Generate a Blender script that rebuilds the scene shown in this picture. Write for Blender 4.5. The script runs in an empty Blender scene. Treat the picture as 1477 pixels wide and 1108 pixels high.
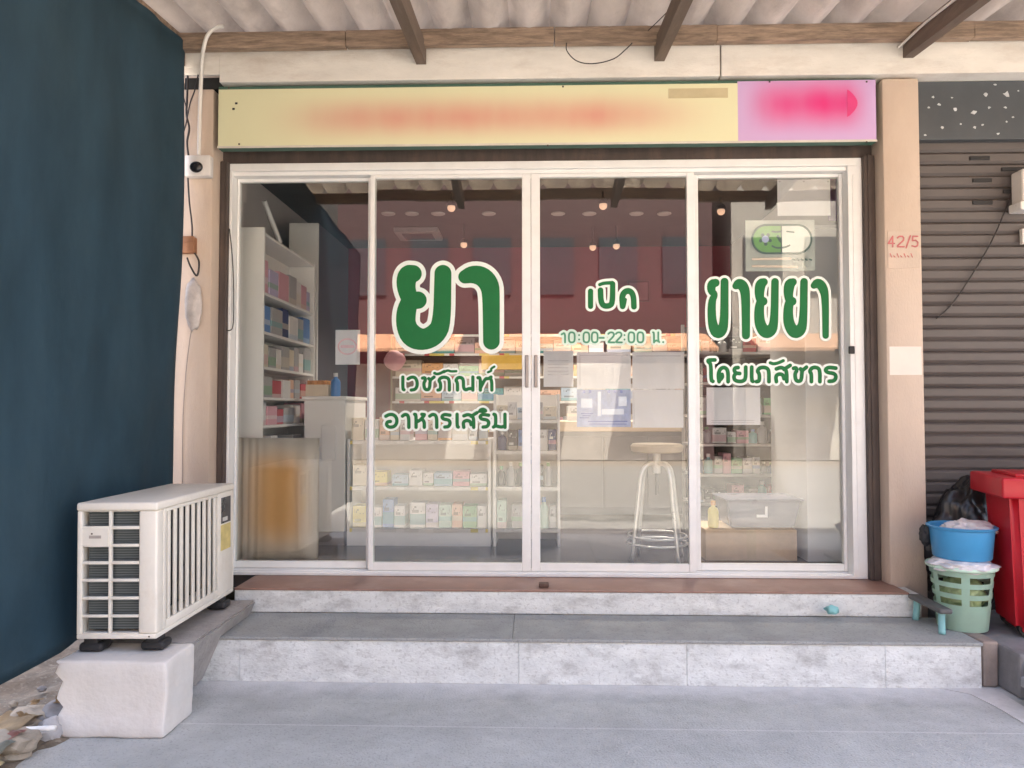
import bpy, bmesh, math, random
import numpy as np
from mathutils import Vector, Matrix, Euler, noise
random.seed(7)
R = math.radians
sc = bpy.context.scene
col = sc.collection

# ------------------------------------------------------------------ camera
CAMY, CAMZ, F = -4.37, 1.315, 1067.0
cam_d = bpy.data.cameras.new('camera')
cam = bpy.data.objects.new('camera', cam_d); col.objects.link(cam)
cam.location = (0, CAMY, CAMZ)
cam.rotation_euler = (R(90 + 1.93), 0, R(1.63))
cam_d.sensor_width = 36; cam_d.lens = F / 1477 * 36
cam_d.clip_start = 0.05; cam_d.clip_end = 600
sc.camera = cam
RM = cam.rotation_euler.to_matrix()

def P(u, v, y):
    """point of the plane at depth y that the photograph shows at pixel u, v (1477 x 1108)"""
    d = RM @ Vector(((u - 738.5) / F, -(v - 554) / F, -1))
    t = (y - CAMY) / d.y
    return Vector((0, CAMY, CAMZ)) + d * t

# ------------------------------------------------------------------ light
SUN_EL, SUN_AZ = R(63), R(20)            # azimuth from +y (behind the building) towards +x
w = bpy.data.worlds.new('World'); sc.world = w; w.use_nodes = True
nt = w.node_tree; nt.nodes.clear()
o_ = nt.nodes.new('ShaderNodeOutputWorld'); b_ = nt.nodes.new('ShaderNodeBackground')
s_ = nt.nodes.new('ShaderNodeTexSky'); s_.sky_type = 'NISHITA'; s_.sun_disc = False
s_.sun_elevation = SUN_EL; s_.sun_rotation = SUN_AZ; s_.dust_density = 7; s_.ozone_density = .6; s_.air_density = 1
nt.links.new(s_.outputs[0], b_.inputs[0]); nt.links.new(b_.outputs[0], o_.inputs[0])
b_.inputs[1].default_value = 0.15
sd = bpy.data.lights.new('sun', 'SUN'); sd.energy = 5.0; sd.angle = R(0.5); sd.color = (1, .96, .86)
so = bpy.data.objects.new('sun', sd); col.objects.link(so); so.location = (0, 0, 12)
dirv = Vector((math.sin(SUN_AZ) * math.cos(SUN_EL), math.cos(SUN_AZ) * math.cos(SUN_EL), math.sin(SUN_EL)))
so.rotation_euler = dirv.to_track_quat('Z', 'Y').to_euler()
sc.view_settings.view_transform = 'Standard'; sc.view_settings.look = 'None'
sc.view_settings.gamma = 1; sc.view_settings.exposure = 2.72
sc.cycles.use_denoising = True
sc.cycles.max_bounces = 10; sc.cycles.diffuse_bounces = 5; sc.cycles.glossy_bounces = 4
sc.cycles.transparent_max_bounces = 24
sc.cycles.sample_clamp_indirect = 8; sc.cycles.caustics_reflective = False; sc.cycles.caustics_refractive = False

# ------------------------------------------------------------------ helpers
def tag(o, label=None, cat=None, group=None, kind=None):
    if label: o['label'] = label
    if cat: o['category'] = cat
    if group: o['group'] = group
    if kind: o['kind'] = kind
    return o

def thing(name, label, cat, loc=(0, 0, 0), group=None):
    o = bpy.data.objects.new(name, None); col.objects.link(o)
    o.location = loc; o.empty_display_size = .1
    return tag(o, label, cat, group)

def wloc(o):
    v = Vector((0, 0, 0))
    while o: v = v + o.location; o = o.parent
    return v

class MB:
    """collects shapes in world coordinates; build() links them as one mesh object"""
    def __init__(s): s.bm = bmesh.new()
    def box(s, x0, x1, y0, y1, z0, z1, bev=0.0, seg=2, rot=None, jit=0):
        r = bmesh.ops.create_cube(s.bm, size=1)
        vs = r['verts']
        c = Vector(((x0 + x1) / 2, (y0 + y1) / 2, (z0 + z1) / 2))
        for v in vs:
            q = Vector((v.co.x * (x1 - x0), v.co.y * (y1 - y0), v.co.z * (z1 - z0)))
            if jit: q += Vector((random.uniform(-jit, jit) for _ in range(3)))
            if rot is not None: q = rot @ q
            v.co = c + q
        if bev > 0:
            es = list({e for v in vs for e in v.link_edges})
            bmesh.ops.bevel(s.bm, geom=es, offset=bev, segments=seg, affect='EDGES', profile=.5)
        return s
    def quad(s, pts):
        s.bm.faces.new([s.bm.verts.new(p) for p in pts]); return s
    def prism(s, pts, off):
        off = Vector(off)
        a = [s.bm.verts.new(p) for p in pts]; b = [s.bm.verts.new(Vector(p) + off) for p in pts]
        s.bm.faces.new(a); s.bm.faces.new(b[::-1]); n = len(a)
        for i in range(n): s.bm.faces.new([a[i], b[i], b[(i + 1) % n], a[(i + 1) % n]])
        return s
    def lathe(s, prof, c, n=24, sx=1, sy=1, cap=True):
        c = Vector(c); rings = []
        for r, z in prof:
            rings.append([s.bm.verts.new(c + Vector((math.cos(2 * math.pi * k / n) * r * sx, math.sin(2 * math.pi * k / n) * r * sy, z))) for k in range(n)])
        for a, b in zip(rings, rings[1:]):
            for k in range(n): s.bm.faces.new([a[k], a[(k + 1) % n], b[(k + 1) % n], b[k]])
        if cap:
            s.bm.faces.new(rings[0][::-1]); s.bm.faces.new(rings[-1])
        return s
    def tube(s, pts, r, n=8, smooth=6):
        pts = [Vector(p) for p in pts]
        if smooth > 1 and len(pts) > 2:
            q = []
            for i in range(len(pts) - 1):
                p0, p1, p2, p3 = pts[max(i - 1, 0)], pts[i], pts[i + 1], pts[min(i + 2, len(pts) - 1)]
                for k in range(smooth):
                    t = k / smooth
                    q.append(.5 * ((2 * p1) + (p2 - p0) * t + (2 * p0 - 5 * p1 + 4 * p2 - p3) * t * t + (3 * p1 - p0 - 3 * p2 + p3) * t ** 3))
            pts = q + [pts[-1]]
        rings = []; up = None
        for i, p in enumerate(pts):
            d = (pts[min(i + 1, len(pts) - 1)] - pts[max(i - 1, 0)])
            if d.length < 1e-9: d = Vector((0, 0, 1))
            d.normalize()
            if up is None:
                up = d.orthogonal().normalized()
            else:
                up = (up - d * up.dot(d))
                up = up.normalized() if up.length > 1e-6 else d.orthogonal().normalized()
            sd_ = d.cross(up)
            rr = r(i / max(1, len(pts) - 1)) if callable(r) else r
            rings.append([s.bm.verts.new(p + (up * math.cos(2 * math.pi * k / n) + sd_ * math.sin(2 * math.pi * k / n)) * rr) for k in range(n)])
        for a, b in zip(rings, rings[1:]):
            for k in range(n): s.bm.faces.new([a[k], b[k], b[(k + 1) % n], a[(k + 1) % n]])
        s.bm.faces.new(rings[0]); s.bm.faces.new(rings[-1][::-1])
        return s
    def ball(s, c, r, sub=3, sc_=(1, 1, 1), amp=0, fr=1, seed=0):
        vs = bmesh.ops.create_icosphere(s.bm, subdivisions=sub, radius=1)['verts']
        for v in vs:
            q = v.co.copy(); k = 1
            if amp: k += amp * noise.fractal(q * fr + Vector((seed, seed * 2.3, 0)), 1, 2, 4)
            v.co = Vector(c) + Vector((q.x * r * sc_[0] * k, q.y * r * sc_[1] * k, q.z * r * sc_[2] * k))
        return s
    def build(s, name, mat, parent=None, smooth=False, auto=None):
        bmesh.ops.recalc_face_normals(s.bm, faces=s.bm.faces[:])
        vs = s.bm.verts
        if parent is None:
            xs = [v.co for v in vs]
            lo = Vector((min(p.x for p in xs), min(p.y for p in xs), min(p.z for p in xs)))
            hi = Vector((max(p.x for p in xs), max(p.y for p in xs), 0))
            org = Vector(((lo.x + hi.x) / 2, (lo.y + hi.y) / 2, lo.z))
        else: org = wloc(parent)
        for v in vs: v.co -= org
        me = bpy.data.meshes.new(name); s.bm.to_mesh(me); s.bm.free()
        if smooth:
            for p in me.polygons: p.use_smooth = True
            if auto: me.set_sharp_from_angle(angle=R(auto))
        o = bpy.data.objects.new(name, me); col.objects.link(o)
        if parent is None: o.location = org
        else: o.parent = parent
        if mat: me.materials.append(mat)
        return o

# ------------------------------------------------------------------ materials
_cache = {}
def mat(name, rgb, rough=.6, var=.12, scale=6.0, bump=0.0, bscale=60.0, metal=0.0, spec=.5,
        stain=0.0, stain_rgb=(.12, .10, .08), sscale=3.0, stretch=(1, 1, 1), speck=0.0, speck_rgb=(.05, .05, .05), spscale=120, emit=0, alpha=None, trans=0):
    if name in _cache: return _cache[name]
    m = bpy.data.materials.new(name); _cache[name] = m; m.use_nodes = True
    t = m.node_tree; N = t.nodes.new; L = t.links.new
    b = t.nodes['Principled BSDF']
    b.inputs['Roughness'].default_value = rough; b.inputs['Metallic'].default_value = metal
    b.inputs['Specular IOR Level'].default_value = spec
    tc = N('ShaderNodeTexCoord'); mp = N('ShaderNodeMapping'); mp.inputs['Scale'].default_value = stretch
    L(tc.outputs['Object'], mp.inputs['Vector'])
    n1 = N('ShaderNodeTexNoise'); n1.inputs['Scale'].default_value = scale; n1.inputs['Detail'].default_value = 8; n1.inputs['Roughness'].default_value = .65
    L(mp.outputs[0], n1.inputs['Vector'])
    mr = N('ShaderNodeMapRange'); mr.inputs[1].default_value = .3; mr.inputs[2].default_value = .7
    mr.inputs[3].default_value = 1 - var; mr.inputs[4].default_value = 1 + var
    L(n1.outputs[0], mr.inputs[0])
    mul = N('ShaderNodeMix'); mul.data_type = 'RGBA'; mul.blend_type = 'MULTIPLY'; mul.inputs[0].default_value = 1
    mul.inputs[6].default_value = (*rgb, 1); L(mr.outputs[0], mul.inputs[7])
    c = mul.outputs[2]
    if stain:
        n2 = N('ShaderNodeTexNoise'); n2.inputs['Scale'].default_value = sscale; n2.inputs['Detail'].default_value = 10; n2.inputs['Roughness'].default_value = .72
        L(mp.outputs[0], n2.inputs['Vector'])
        r2 = N('ShaderNodeMapRange'); r2.inputs[1].default_value = .5; r2.inputs[2].default_value = .75; r2.inputs[3].default_value = 0; r2.inputs[4].default_value = stain
        L(n2.outputs[0], r2.inputs[0])
        mx = N('ShaderNodeMix'); mx.data_type = 'RGBA'; L(r2.outputs[0], mx.inputs[0]); L(c, mx.inputs[6]); mx.inputs[7].default_value = (*stain_rgb, 1)
        c = mx.outputs[2]
    if speck:
        n3 = N('ShaderNodeTexNoise'); n3.inputs['Scale'].default_value = spscale; n3.inputs['Detail'].default_value = 2
        L(tc.outputs['Object'], n3.inputs['Vector'])
        r3 = N('ShaderNodeMapRange'); r3.inputs[1].default_value = .58; r3.inputs[2].default_value = .66; r3.inputs[4].default_value = speck
        L(n3.outputs[0], r3.inputs[0])
        mx = N('ShaderNodeMix'); mx.data_type = 'RGBA'; L(r3.outputs[0], mx.inputs[0]); L(c, mx.inputs[6]); mx.inputs[7].default_value = (*speck_rgb, 1)
        c = mx.outputs[2]
    L(c, b.inputs['Base Color'])
    rr = N('ShaderNodeMapRange'); rr.inputs[3].default_value = max(0, rough - .12); rr.inputs[4].default_value = min(1, rough + .12)
    L(n1.outputs[0], rr.inputs[0]); L(rr.outputs[0], b.inputs['Roughness'])
    if bump:
        nb = N('ShaderNodeTexNoise'); nb.inputs['Scale'].default_value = bscale; nb.inputs['Detail'].default_value = 6
        L(mp.outputs[0], nb.inputs['Vector'])
        bp = N('ShaderNodeBump'); bp.inputs['Strength'].default_value = bump; bp.inputs['Distance'].default_value = .01
        L(nb.outputs[0], bp.inputs['Height']); L(bp.outputs[0], b.inputs['Normal'])
    if emit:
        b.inputs['Emission Color'].default_value = (*rgb, 1); b.inputs['Emission Strength'].default_value = emit
    if trans:
        tr = N('ShaderNodeBsdfTransparent'); ms = N('ShaderNodeMixShader'); ms.inputs[0].default_value = trans
        L(b.outputs[0], ms.inputs[1]); L(tr.outputs[0], ms.inputs[2]); L(ms.outputs[0], t.nodes['Material Output'].inputs[0])
    return m

def glass_mat():
    m = bpy.data.materials.new('window_glass'); m.use_nodes = True; t = m.node_tree; t.nodes.clear(); N = t.nodes.new; L = t.links.new
    out = N('ShaderNodeOutputMaterial'); mx = N('ShaderNodeMixShader'); tr = N('ShaderNodeBsdfTransparent'); gl = N('ShaderNodeBsdfGlossy')
    tr.inputs[0].default_value = (.97, .985, .975, 1); gl.inputs['Roughness'].default_value = .004
    fr = N('ShaderNodeFresnel'); ge = N('ShaderNodeNewGeometry'); mr = N('ShaderNodeMapRange')
    mr.inputs[3].default_value = 1.76; mr.inputs[4].default_value = 1 / 1.76
    L(ge.outputs['Backfacing'], mr.inputs[0]); L(mr.outputs[0], fr.inputs['IOR'])
    L(fr.outputs[0], mx.inputs[0]); L(tr.outputs[0], mx.inputs[1]); L(gl.outputs[0], mx.inputs[2]); L(mx.outputs[0], out.inputs[0])
    return m
GLASS = glass_mat()

def nodes_mat(name, rough=.5):
    m = bpy.data.materials.new(name); m.use_nodes = True
    b = m.node_tree.nodes['Principled BSDF']; b.inputs['Roughness'].default_value = rough
    return m, m.node_tree, b

def print_mat(name, base, band, line, lo=.25, hi=.6, freq=9):
    """printed carton: a colour band across and a few rows of fine printing"""
    if name in _cache: return _cache[name]
    m, t, b = nodes_mat(name, .42); _cache[name] = m; N = t.nodes.new; L = t.links.new
    tc = N('ShaderNodeTexCoord'); sp = N('ShaderNodeSeparateXYZ'); L(tc.outputs['Generated'], sp.inputs[0])
    def step(sock, a, c_):
        g = N('ShaderNodeMath'); g.operation = 'GREATER_THAN'; L(sock, g.inputs[0]); g.inputs[1].default_value = a
        l = N('ShaderNodeMath'); l.operation = 'LESS_THAN'; L(sock, l.inputs[0]); l.inputs[1].default_value = c_
        mm = N('ShaderNodeMath'); mm.operation = 'MULTIPLY'; L(g.outputs[0], mm.inputs[0]); L(l.outputs[0], mm.inputs[1]); return mm.outputs[0]
    bandf = step(sp.outputs[2], lo, hi)
    m1 = N('ShaderNodeMix'); m1.data_type = 'RGBA'; L(bandf, m1.inputs[0]); m1.inputs[6].default_value = (*base, 1); m1.inputs[7].default_value = (*band, 1)
    mp = N('ShaderNodeMapping'); mp.inputs['Scale'].default_value = (14, 14, freq); L(tc.outputs['Generated'], mp.inputs[0])
    vo = N('ShaderNodeTexWhiteNoise'); fl = N('ShaderNodeVectorMath'); fl.operation = 'FLOOR'; L(mp.outputs[0], fl.inputs[0]); L(fl.outputs[0], vo.inputs[0])
    g = N('ShaderNodeMath'); g.operation = 'GREATER_THAN'; L(vo.outputs[0], g.inputs[0]); g.inputs[1].default_value = .72
    s1 = step(sp.outputs[2], .62, .85); s2 = step(sp.outputs[0], .12, .88)
    a = N('ShaderNodeMath'); a.operation = 'MULTIPLY'; L(g.outputs[0], a.inputs[0]); L(s1, a.inputs[1])
    a2 = N('ShaderNodeMath'); a2.operation = 'MULTIPLY'; L(a.outputs[0], a2.inputs[0]); L(s2, a2.inputs[1])
    m2 = N('ShaderNodeMix'); m2.data_type = 'RGBA'; L(a2.outputs[0], m2.inputs[0]); L(m1.outputs[2], m2.inputs[6]); m2.inputs[7].default_value = (*line, 1)
    s3 = step(sp.outputs[0], .14, .14 + .1 * freq / 2); s4 = step(sp.outputs[2], hi + .04, hi + .16)
    a3 = N('ShaderNodeMath'); a3.operation = 'MULTIPLY'; L(s3, a3.inputs[0]); L(s4, a3.inputs[1])
    m3 = N('ShaderNodeMix'); m3.data_type = 'RGBA'; L(a3.outputs[0], m3.inputs[0]); L(m2.outputs[2], m3.inputs[6]); m3.inputs[7].default_value = (*line, 1)
    L(m3.outputs[2], b.inputs['Base Color'])
    return m

CREAM = mat('cream_painted_plaster', (.56, .455, .37), .8, .07, 3, .25, 90, stain=.35, stain_rgb=(.45, .30, .21), sscale=2.2, stretch=(1.5, 1.5, .5))
BEAMW = mat('whitewashed_beam', (.76, .72, .66), .8, .08, 5, .3, 70, stain=.6, stain_rgb=(.42, .32, .25), sscale=2.0, stretch=(.7, 1, 2.2))
ALU = mat('white_aluminium', (.83, .835, .82), .38, .04, 5, stain=.15, stain_rgb=(.4, .36, .33), sscale=4)
DKBROWN = mat('dark_rusty_steel', (.07, .052, .045), .6, .3, 8, .1, 60, stain=.5, stain_rgb=(.16, .10, .07), sscale=5, stretch=(2, 2, .5))
CONC = mat('grey_concrete', (.46, .468, .462), .85, .16, 4.5, .6, 110, stain=.6, stain_rgb=(.29, .295, .29), sscale=2.2, speck=.4, speck_rgb=(.24, .24, .24), spscale=75)
RISER = mat('pale_concrete', (.73, .745, .73), .85, .14, 7, .4, 70, stain=.85, stain_rgb=(.30, .29, .28), sscale=5, stretch=(1, 1, 1.8), speck=.32, speck_rgb=(.33, .32, .31), spscale=62)
TREAD = mat('tread_concrete', (.345, .352, .345), .8, .15, 5, .5, 110, stain=.5, stain_rgb=(.22, .22, .215), sscale=3.5, speck=.45, speck_rgb=(.19, .19, .185), spscale=85)
WOOD = mat('old_wood', (.30, .215, .155), .8, .5, 8, .6, 30, stain=.95, stain_rgb=(.13, .09, .065), sscale=5, stretch=(.8, 4, 6))
WOODR = mat('rafter_wood', (.15, .11, .085), .75, .25, 6, .3, 40, stain=.5, stain_rgb=(.09, .06, .05), sscale=5, stretch=(4, .5, 4))
FIBRE = mat('fibre_cement', (.60, .535, .465), .9, .12, 4, .3, 80, stain=.5, stain_rgb=(.24, .20, .18), sscale=2.8, stretch=(1.4, .6, 1))
BLACK = mat('black_rubber', (.02, .02, .022), .6, .2, 10)
WHITE = mat('white_laminate', (.82, .80, .79), .45, .03, 4)
DKGREY = mat('dark_panel', (.065, .075, .085), .42, .12, 4, stain=.25, stain_rgb=(.12, .11, .10), sscale=3)
PAPER = mat('paper', (.90, .88, .90), .7, .02, 5)
WIRE = mat('black_cable', (.025, .02, .02), .5, .1)
PVC = mat('white_pvc', (.74, .71, .66), .4, .05)
GREEN = mat('green_vinyl', (.008, .15, .04), .5, .06, 8, spec=.25)
VWHITE = mat('white_vinyl', (.80, .86, .81), .45, .03, 8)

# ------------------------------------------------------------------ ground and street
DL = .347      # shop floor / door sill level
TR = .216      # tread level
m = MB(); m.quad([(-120, -120, -.02), (120, -120, -.02), (120, 120, -.02), (-120, 120, -.02)])
tag(m.build('ground', mat('earth', (.22, .18, .14), .95, .2, 2, .3, 20)), kind='structure')
m = MB(); m.quad([(-14, -6.0, 0), (14, -6.0, 0), (14, 0.2, 0), (-14, 0.2, 0)])
wk = tag(m.build('walkway', CONC), kind='structure')
t = CONC.node_tree; N = t.nodes.new; L = t.links.new; b = t.nodes['Principled BSDF']
src_ = b.inputs['Base Color'].links[0].from_socket
ge = N('ShaderNodeTexCoord'); sp = N('ShaderNodeSeparateXYZ'); L(ge.outputs['Object'], sp.inputs[0])
nn = N('ShaderNodeTexNoise'); nn.inputs['Scale'].default_value = 5; nn.inputs['Detail'].default_value = 9; nn.inputs['Roughness'].default_value = .75; L(ge.outputs['Object'], nn.inputs[0])
ad = N('ShaderNodeMath'); ad.operation = 'MULTIPLY_ADD'; L(nn.outputs[0], ad.inputs[0]); ad.inputs[1].default_value = .5; L(sp.outputs[1], ad.inputs[2])   # object y = world y + 2.9
r1 = N('ShaderNodeMapRange'); r1.inputs[1].default_value = 2.16; r1.inputs[2].default_value = 2.36; r1.inputs[4].default_value = .75; L(ad.outputs[0], r1.inputs[0])
mxd = N('ShaderNodeMix'); mxd.data_type = 'RGBA'; L(r1.outputs[0], mxd.inputs[0]); L(src_, mxd.inputs[6]); mxd.inputs[7].default_value = (.70, .69, .69, 1)
sb = N('ShaderNodeMath'); sb.operation = 'SUBTRACT'; L(sp.outputs[1], sb.inputs[0]); sb.inputs[1].default_value = 1.63
ab = N('ShaderNodeMath'); ab.operation = 'ABSOLUTE'; L(sb.outputs[0], ab.inputs[0])
r2 = N('ShaderNodeMapRange'); r2.inputs[1].default_value = .002; r2.inputs[2].default_value = .007; r2.inputs[3].default_value = .55; r2.inputs[4].default_value = 0; L(ab.outputs[0], r2.inputs[0])
mxs = N('ShaderNodeMix'); mxs.data_type = 'RGBA'; L(r2.outputs[0], mxs.inputs[0]); L(mxd.outputs[2], mxs.inputs[6]); mxs.inputs[7].default_value = (.66, .65, .65, 1)
L(mxs.outputs[2], b.inputs['Base Color'])
m = MB(); m.quad([(-60, -13, -.014), (60, -13, -.014), (60, -6.0, -.014), (-60, -6.0, -.014)])
tag(m.build('road', mat('asphalt', (.22, .205, .185), .9, .15, 3, .3, 120)), kind='structure')
m = MB(); m.quad([(-14, -6.0, .004), (14, -6.0, .004), (14, -3.55, .004), (-14, -3.55, .004)])
tag(m.build('road_apron', mat('worn_apron', (.25, .235, .215), .9, .25, 2, .3, 80, stain=.6, stain_rgb=(.14, .13, .12), sscale=1.2)), kind='structure')

# ------------------------------------------------------------------ shop building
bld = thing('shop_building', 'cream shop building with two square pillars, whitewashed beam and maroon interior', 'building', (0, 0, 0))
WX0, WX1, BY = -2.16, 2.16, 3.75
CEIL = 3.10
INW = mat('interior_wall_paint', (.52, .48, .48), .8, .04, 3)
MAROON = mat('maroon_wall', (.33, .045, .08), .6, .10, 3)
m = MB(); m.box(WX0, WX1, BY, BY + .15, DL, 3.3); m.build('back_wall', MAROON, bld)
m = MB(); m.box(WX0 - .12, WX0, .02, BY + .15, 0, 3.3); m.build('side_wall', INW, bld)
m = MB(); m.box(WX1, WX1 + .12, .02, BY + .15, 0, 3.3); m.build('side_wall', INW, bld)
CEILM = mat('dark_ceiling', (.034, .032, .033), .55, .06, 2)
m = MB(); m.box(WX0, WX1, .1, BY, CEIL, CEIL + .15); m.build('ceiling', CEILM, bld)
FLOORM, t, b = nodes_mat('grey_floor_tiles', .22)
N = t.nodes.new; L = t.links.new
tc = N('ShaderNodeTexCoord'); br = N('ShaderNodeTexBrick'); br.offset = 0; br.inputs['Scale'].default_value = 1
br.inputs['Brick Width'].default_value = .4; br.inputs['Row Height'].default_value = .4; br.inputs['Mortar Size'].default_value = .004
br.inputs['Color1'].default_value = (.15, .14, .148, 1); br.inputs['Color2'].default_value = (.135, .127, .133, 1); br.inputs['Mortar'].default_value = (.07, .065, .065, 1)
L(tc.outputs['Object'], br.inputs['Vector']); L(br.outputs[0], b.inputs['Base Color'])
m = MB(); m.box(WX0, WX1, .05, BY, DL - .1, DL); m.build('floor', FLOORM, bld)
# pillars
p = MB(); p.box(-2.30, -1.845, -.20, .02, 0, 3.168, .012); o = p.build('pillar', CREAM, bld, True, 40); o['label'] = 'cream pillar with the camera and cables'
p = MB(); p.box(1.968, 2.175, -.20, .02, 0, 3.18, .014)
p.box(1.984, 2.160, -.2035, -.1985, 2.10, 2.31)     # patch of fresh paint behind the number
o = p.build('pillar', CREAM, bld, True, 40); o['label'] = 'cream pillar with the house number'
m = MB(); m.box(-2.02, -1.80, -.232, -.21, 3.235, 3.385, .004); m.box(-1.80, 1.055, -.232, .02, 3.19, 3.385, .004)
m.box(1.063, 9, -.232, .02, 3.19, 3.38, .004); m.build('beam', BEAMW, bld)
m = MB(); m.box(-9, 9, .02, .2, 3.3, 6.8); m.box(-9, 9, .2, 9, 6.6, 6.8); m.build('upper_wall', CREAM, bld)
m = MB(); m.box(-1.845, 1.968, -.06, .10, 2.775, 3.19); m.build('lintel', DKBROWN, bld)
# shutter guide channels in the recess
for (a, c_) in ((-1.845, -1.80), (1.905, 1.968)):
    m = MB(); m.box(a, c_, -.10, .02, DL, 2.775, .004); m.box((a + c_) / 2 - .012, (a + c_) / 2 + .012, -.106, -.09, DL, 2.775)
    m.build('shutter_guide', DKBROWN, bld)
m = MB(); m.box(-2.02, -1.80, -.19, .0, 3.17, 3.236); m.build('painted_shadow_gap', mat('shadow_gap_black', (.012, .012, .012), .8), bld)  # black box painted in for the dark shade under the left beam end
# house number
NUMRED = mat('faded_red_paint', (.50, .16, .16), .8, .3, 30)

# ------------------------------------------------------------------ strokes -> flat vinyl lettering
def chaikin(st, it=2):
    for _ in range(it):
        if len(st) < 3: return st
        q = [st[0]]
        for a, b in zip(st, st[1:]):
            q.append(tuple(.75 * a[k] + .25 * b[k] for k in range(3))); q.append(tuple(.25 * a[k] + .75 * b[k] for k in range(3)))
        st = q + [st[-1]]
    return st
def strokes_mesh(mb, strokes, to3d, extra=0, h=.5, sharp=False):
    if not sharp: strokes = [chaikin(st_) for st_ in strokes]
    pts = [q for s in strokes for q in s]
    mr_ = max(q[2] for q in pts) + extra + 2 * h
    x0 = min(q[0] for q in pts) - mr_; x1 = max(q[0] for q in pts) + mr_
    y0 = min(q[1] for q in pts) - mr_; y1 = max(q[1] for q in pts) + mr_
    nx = int((x1 - x0) / h) + 2; ny = int((y1 - y0) / h) + 2
    X, Y = np.meshgrid(x0 + np.arange(nx) * h, y0 + np.arange(ny) * h)
    Fd = np.full(X.shape, 1e9)
    for s in strokes:
        segs = list(zip(s, s[1:])) if len(s) > 1 else [(s[0], s[0])]
        for (ax, ay, ar), (bx, by, br_) in segs:
            dx, dy = bx - ax, by - ay; l2 = dx * dx + dy * dy
            tt = np.clip(((X - ax) * dx + (Y - ay) * dy) / l2, 0, 1) if l2 > 0 else np.zeros_like(X)
            d = np.hypot(X - ax - tt * dx, Y - ay - tt * dy) - (ar + tt * (br_ - ar))
            Fd = np.minimum(Fd, d)
    Fd -= extra
    ins = Fd < 0
    full = ins[:-1, :-1] & ins[1:, :-1] & ins[:-1, 1:] & ins[1:, 1:]
    anyi = ins[:-1, :-1] | ins[1:, :-1] | ins[:-1, 1:] | ins[1:, 1:]
    V = {}
    def vert(x, y):
        k = (round(x, 4), round(y, 4))
        if k not in V: V[k] = mb.bm.verts.new(to3d(x, y))
        return V[k]
    for j in range(ny - 1):
        i = 0
        while i < nx - 1:
            if full[j, i]:
                k = i
                while k < nx - 1 and full[j, k]: k += 1
                xa, xb, ya, yb = x0 + i * h, x0 + k * h, y0 + j * h, y0 + (j + 1) * h
                mb.bm.faces.new([vert(xa, ya), vert(xa, yb), vert(xb, yb), vert(xb, ya)])
                i = k; continue
            if anyi[j, i]:
                cs = [(i, j), (i, j + 1), (i + 1, j + 1), (i + 1, j)]
                poly = []
                for q in range(4):
                    (a, b2), (c2, d2) = cs[q], cs[(q + 1) % 4]
                    fa, fb = Fd[b2, a], Fd[d2, c2]
                    pa = (x0 + a * h, y0 + b2 * h); pb = (x0 + c2 * h, y0 + d2 * h)
                    if fa < 0: poly.append(pa)
                    if (fa < 0) != (fb < 0):
                        tt = fa / (fa - fb); poly.append((pa[0] + (pb[0] - pa[0]) * tt, pa[1] + (pb[1] - pa[1]) * tt))
                vs = []
                for q in poly:
                    v = vert(*q)
                    if v not in vs: vs.append(v)
                if len(vs) >= 3:
                    try: mb.bm.faces.new(vs)
                    except ValueError: pass
            i += 1
    return mb

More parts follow.
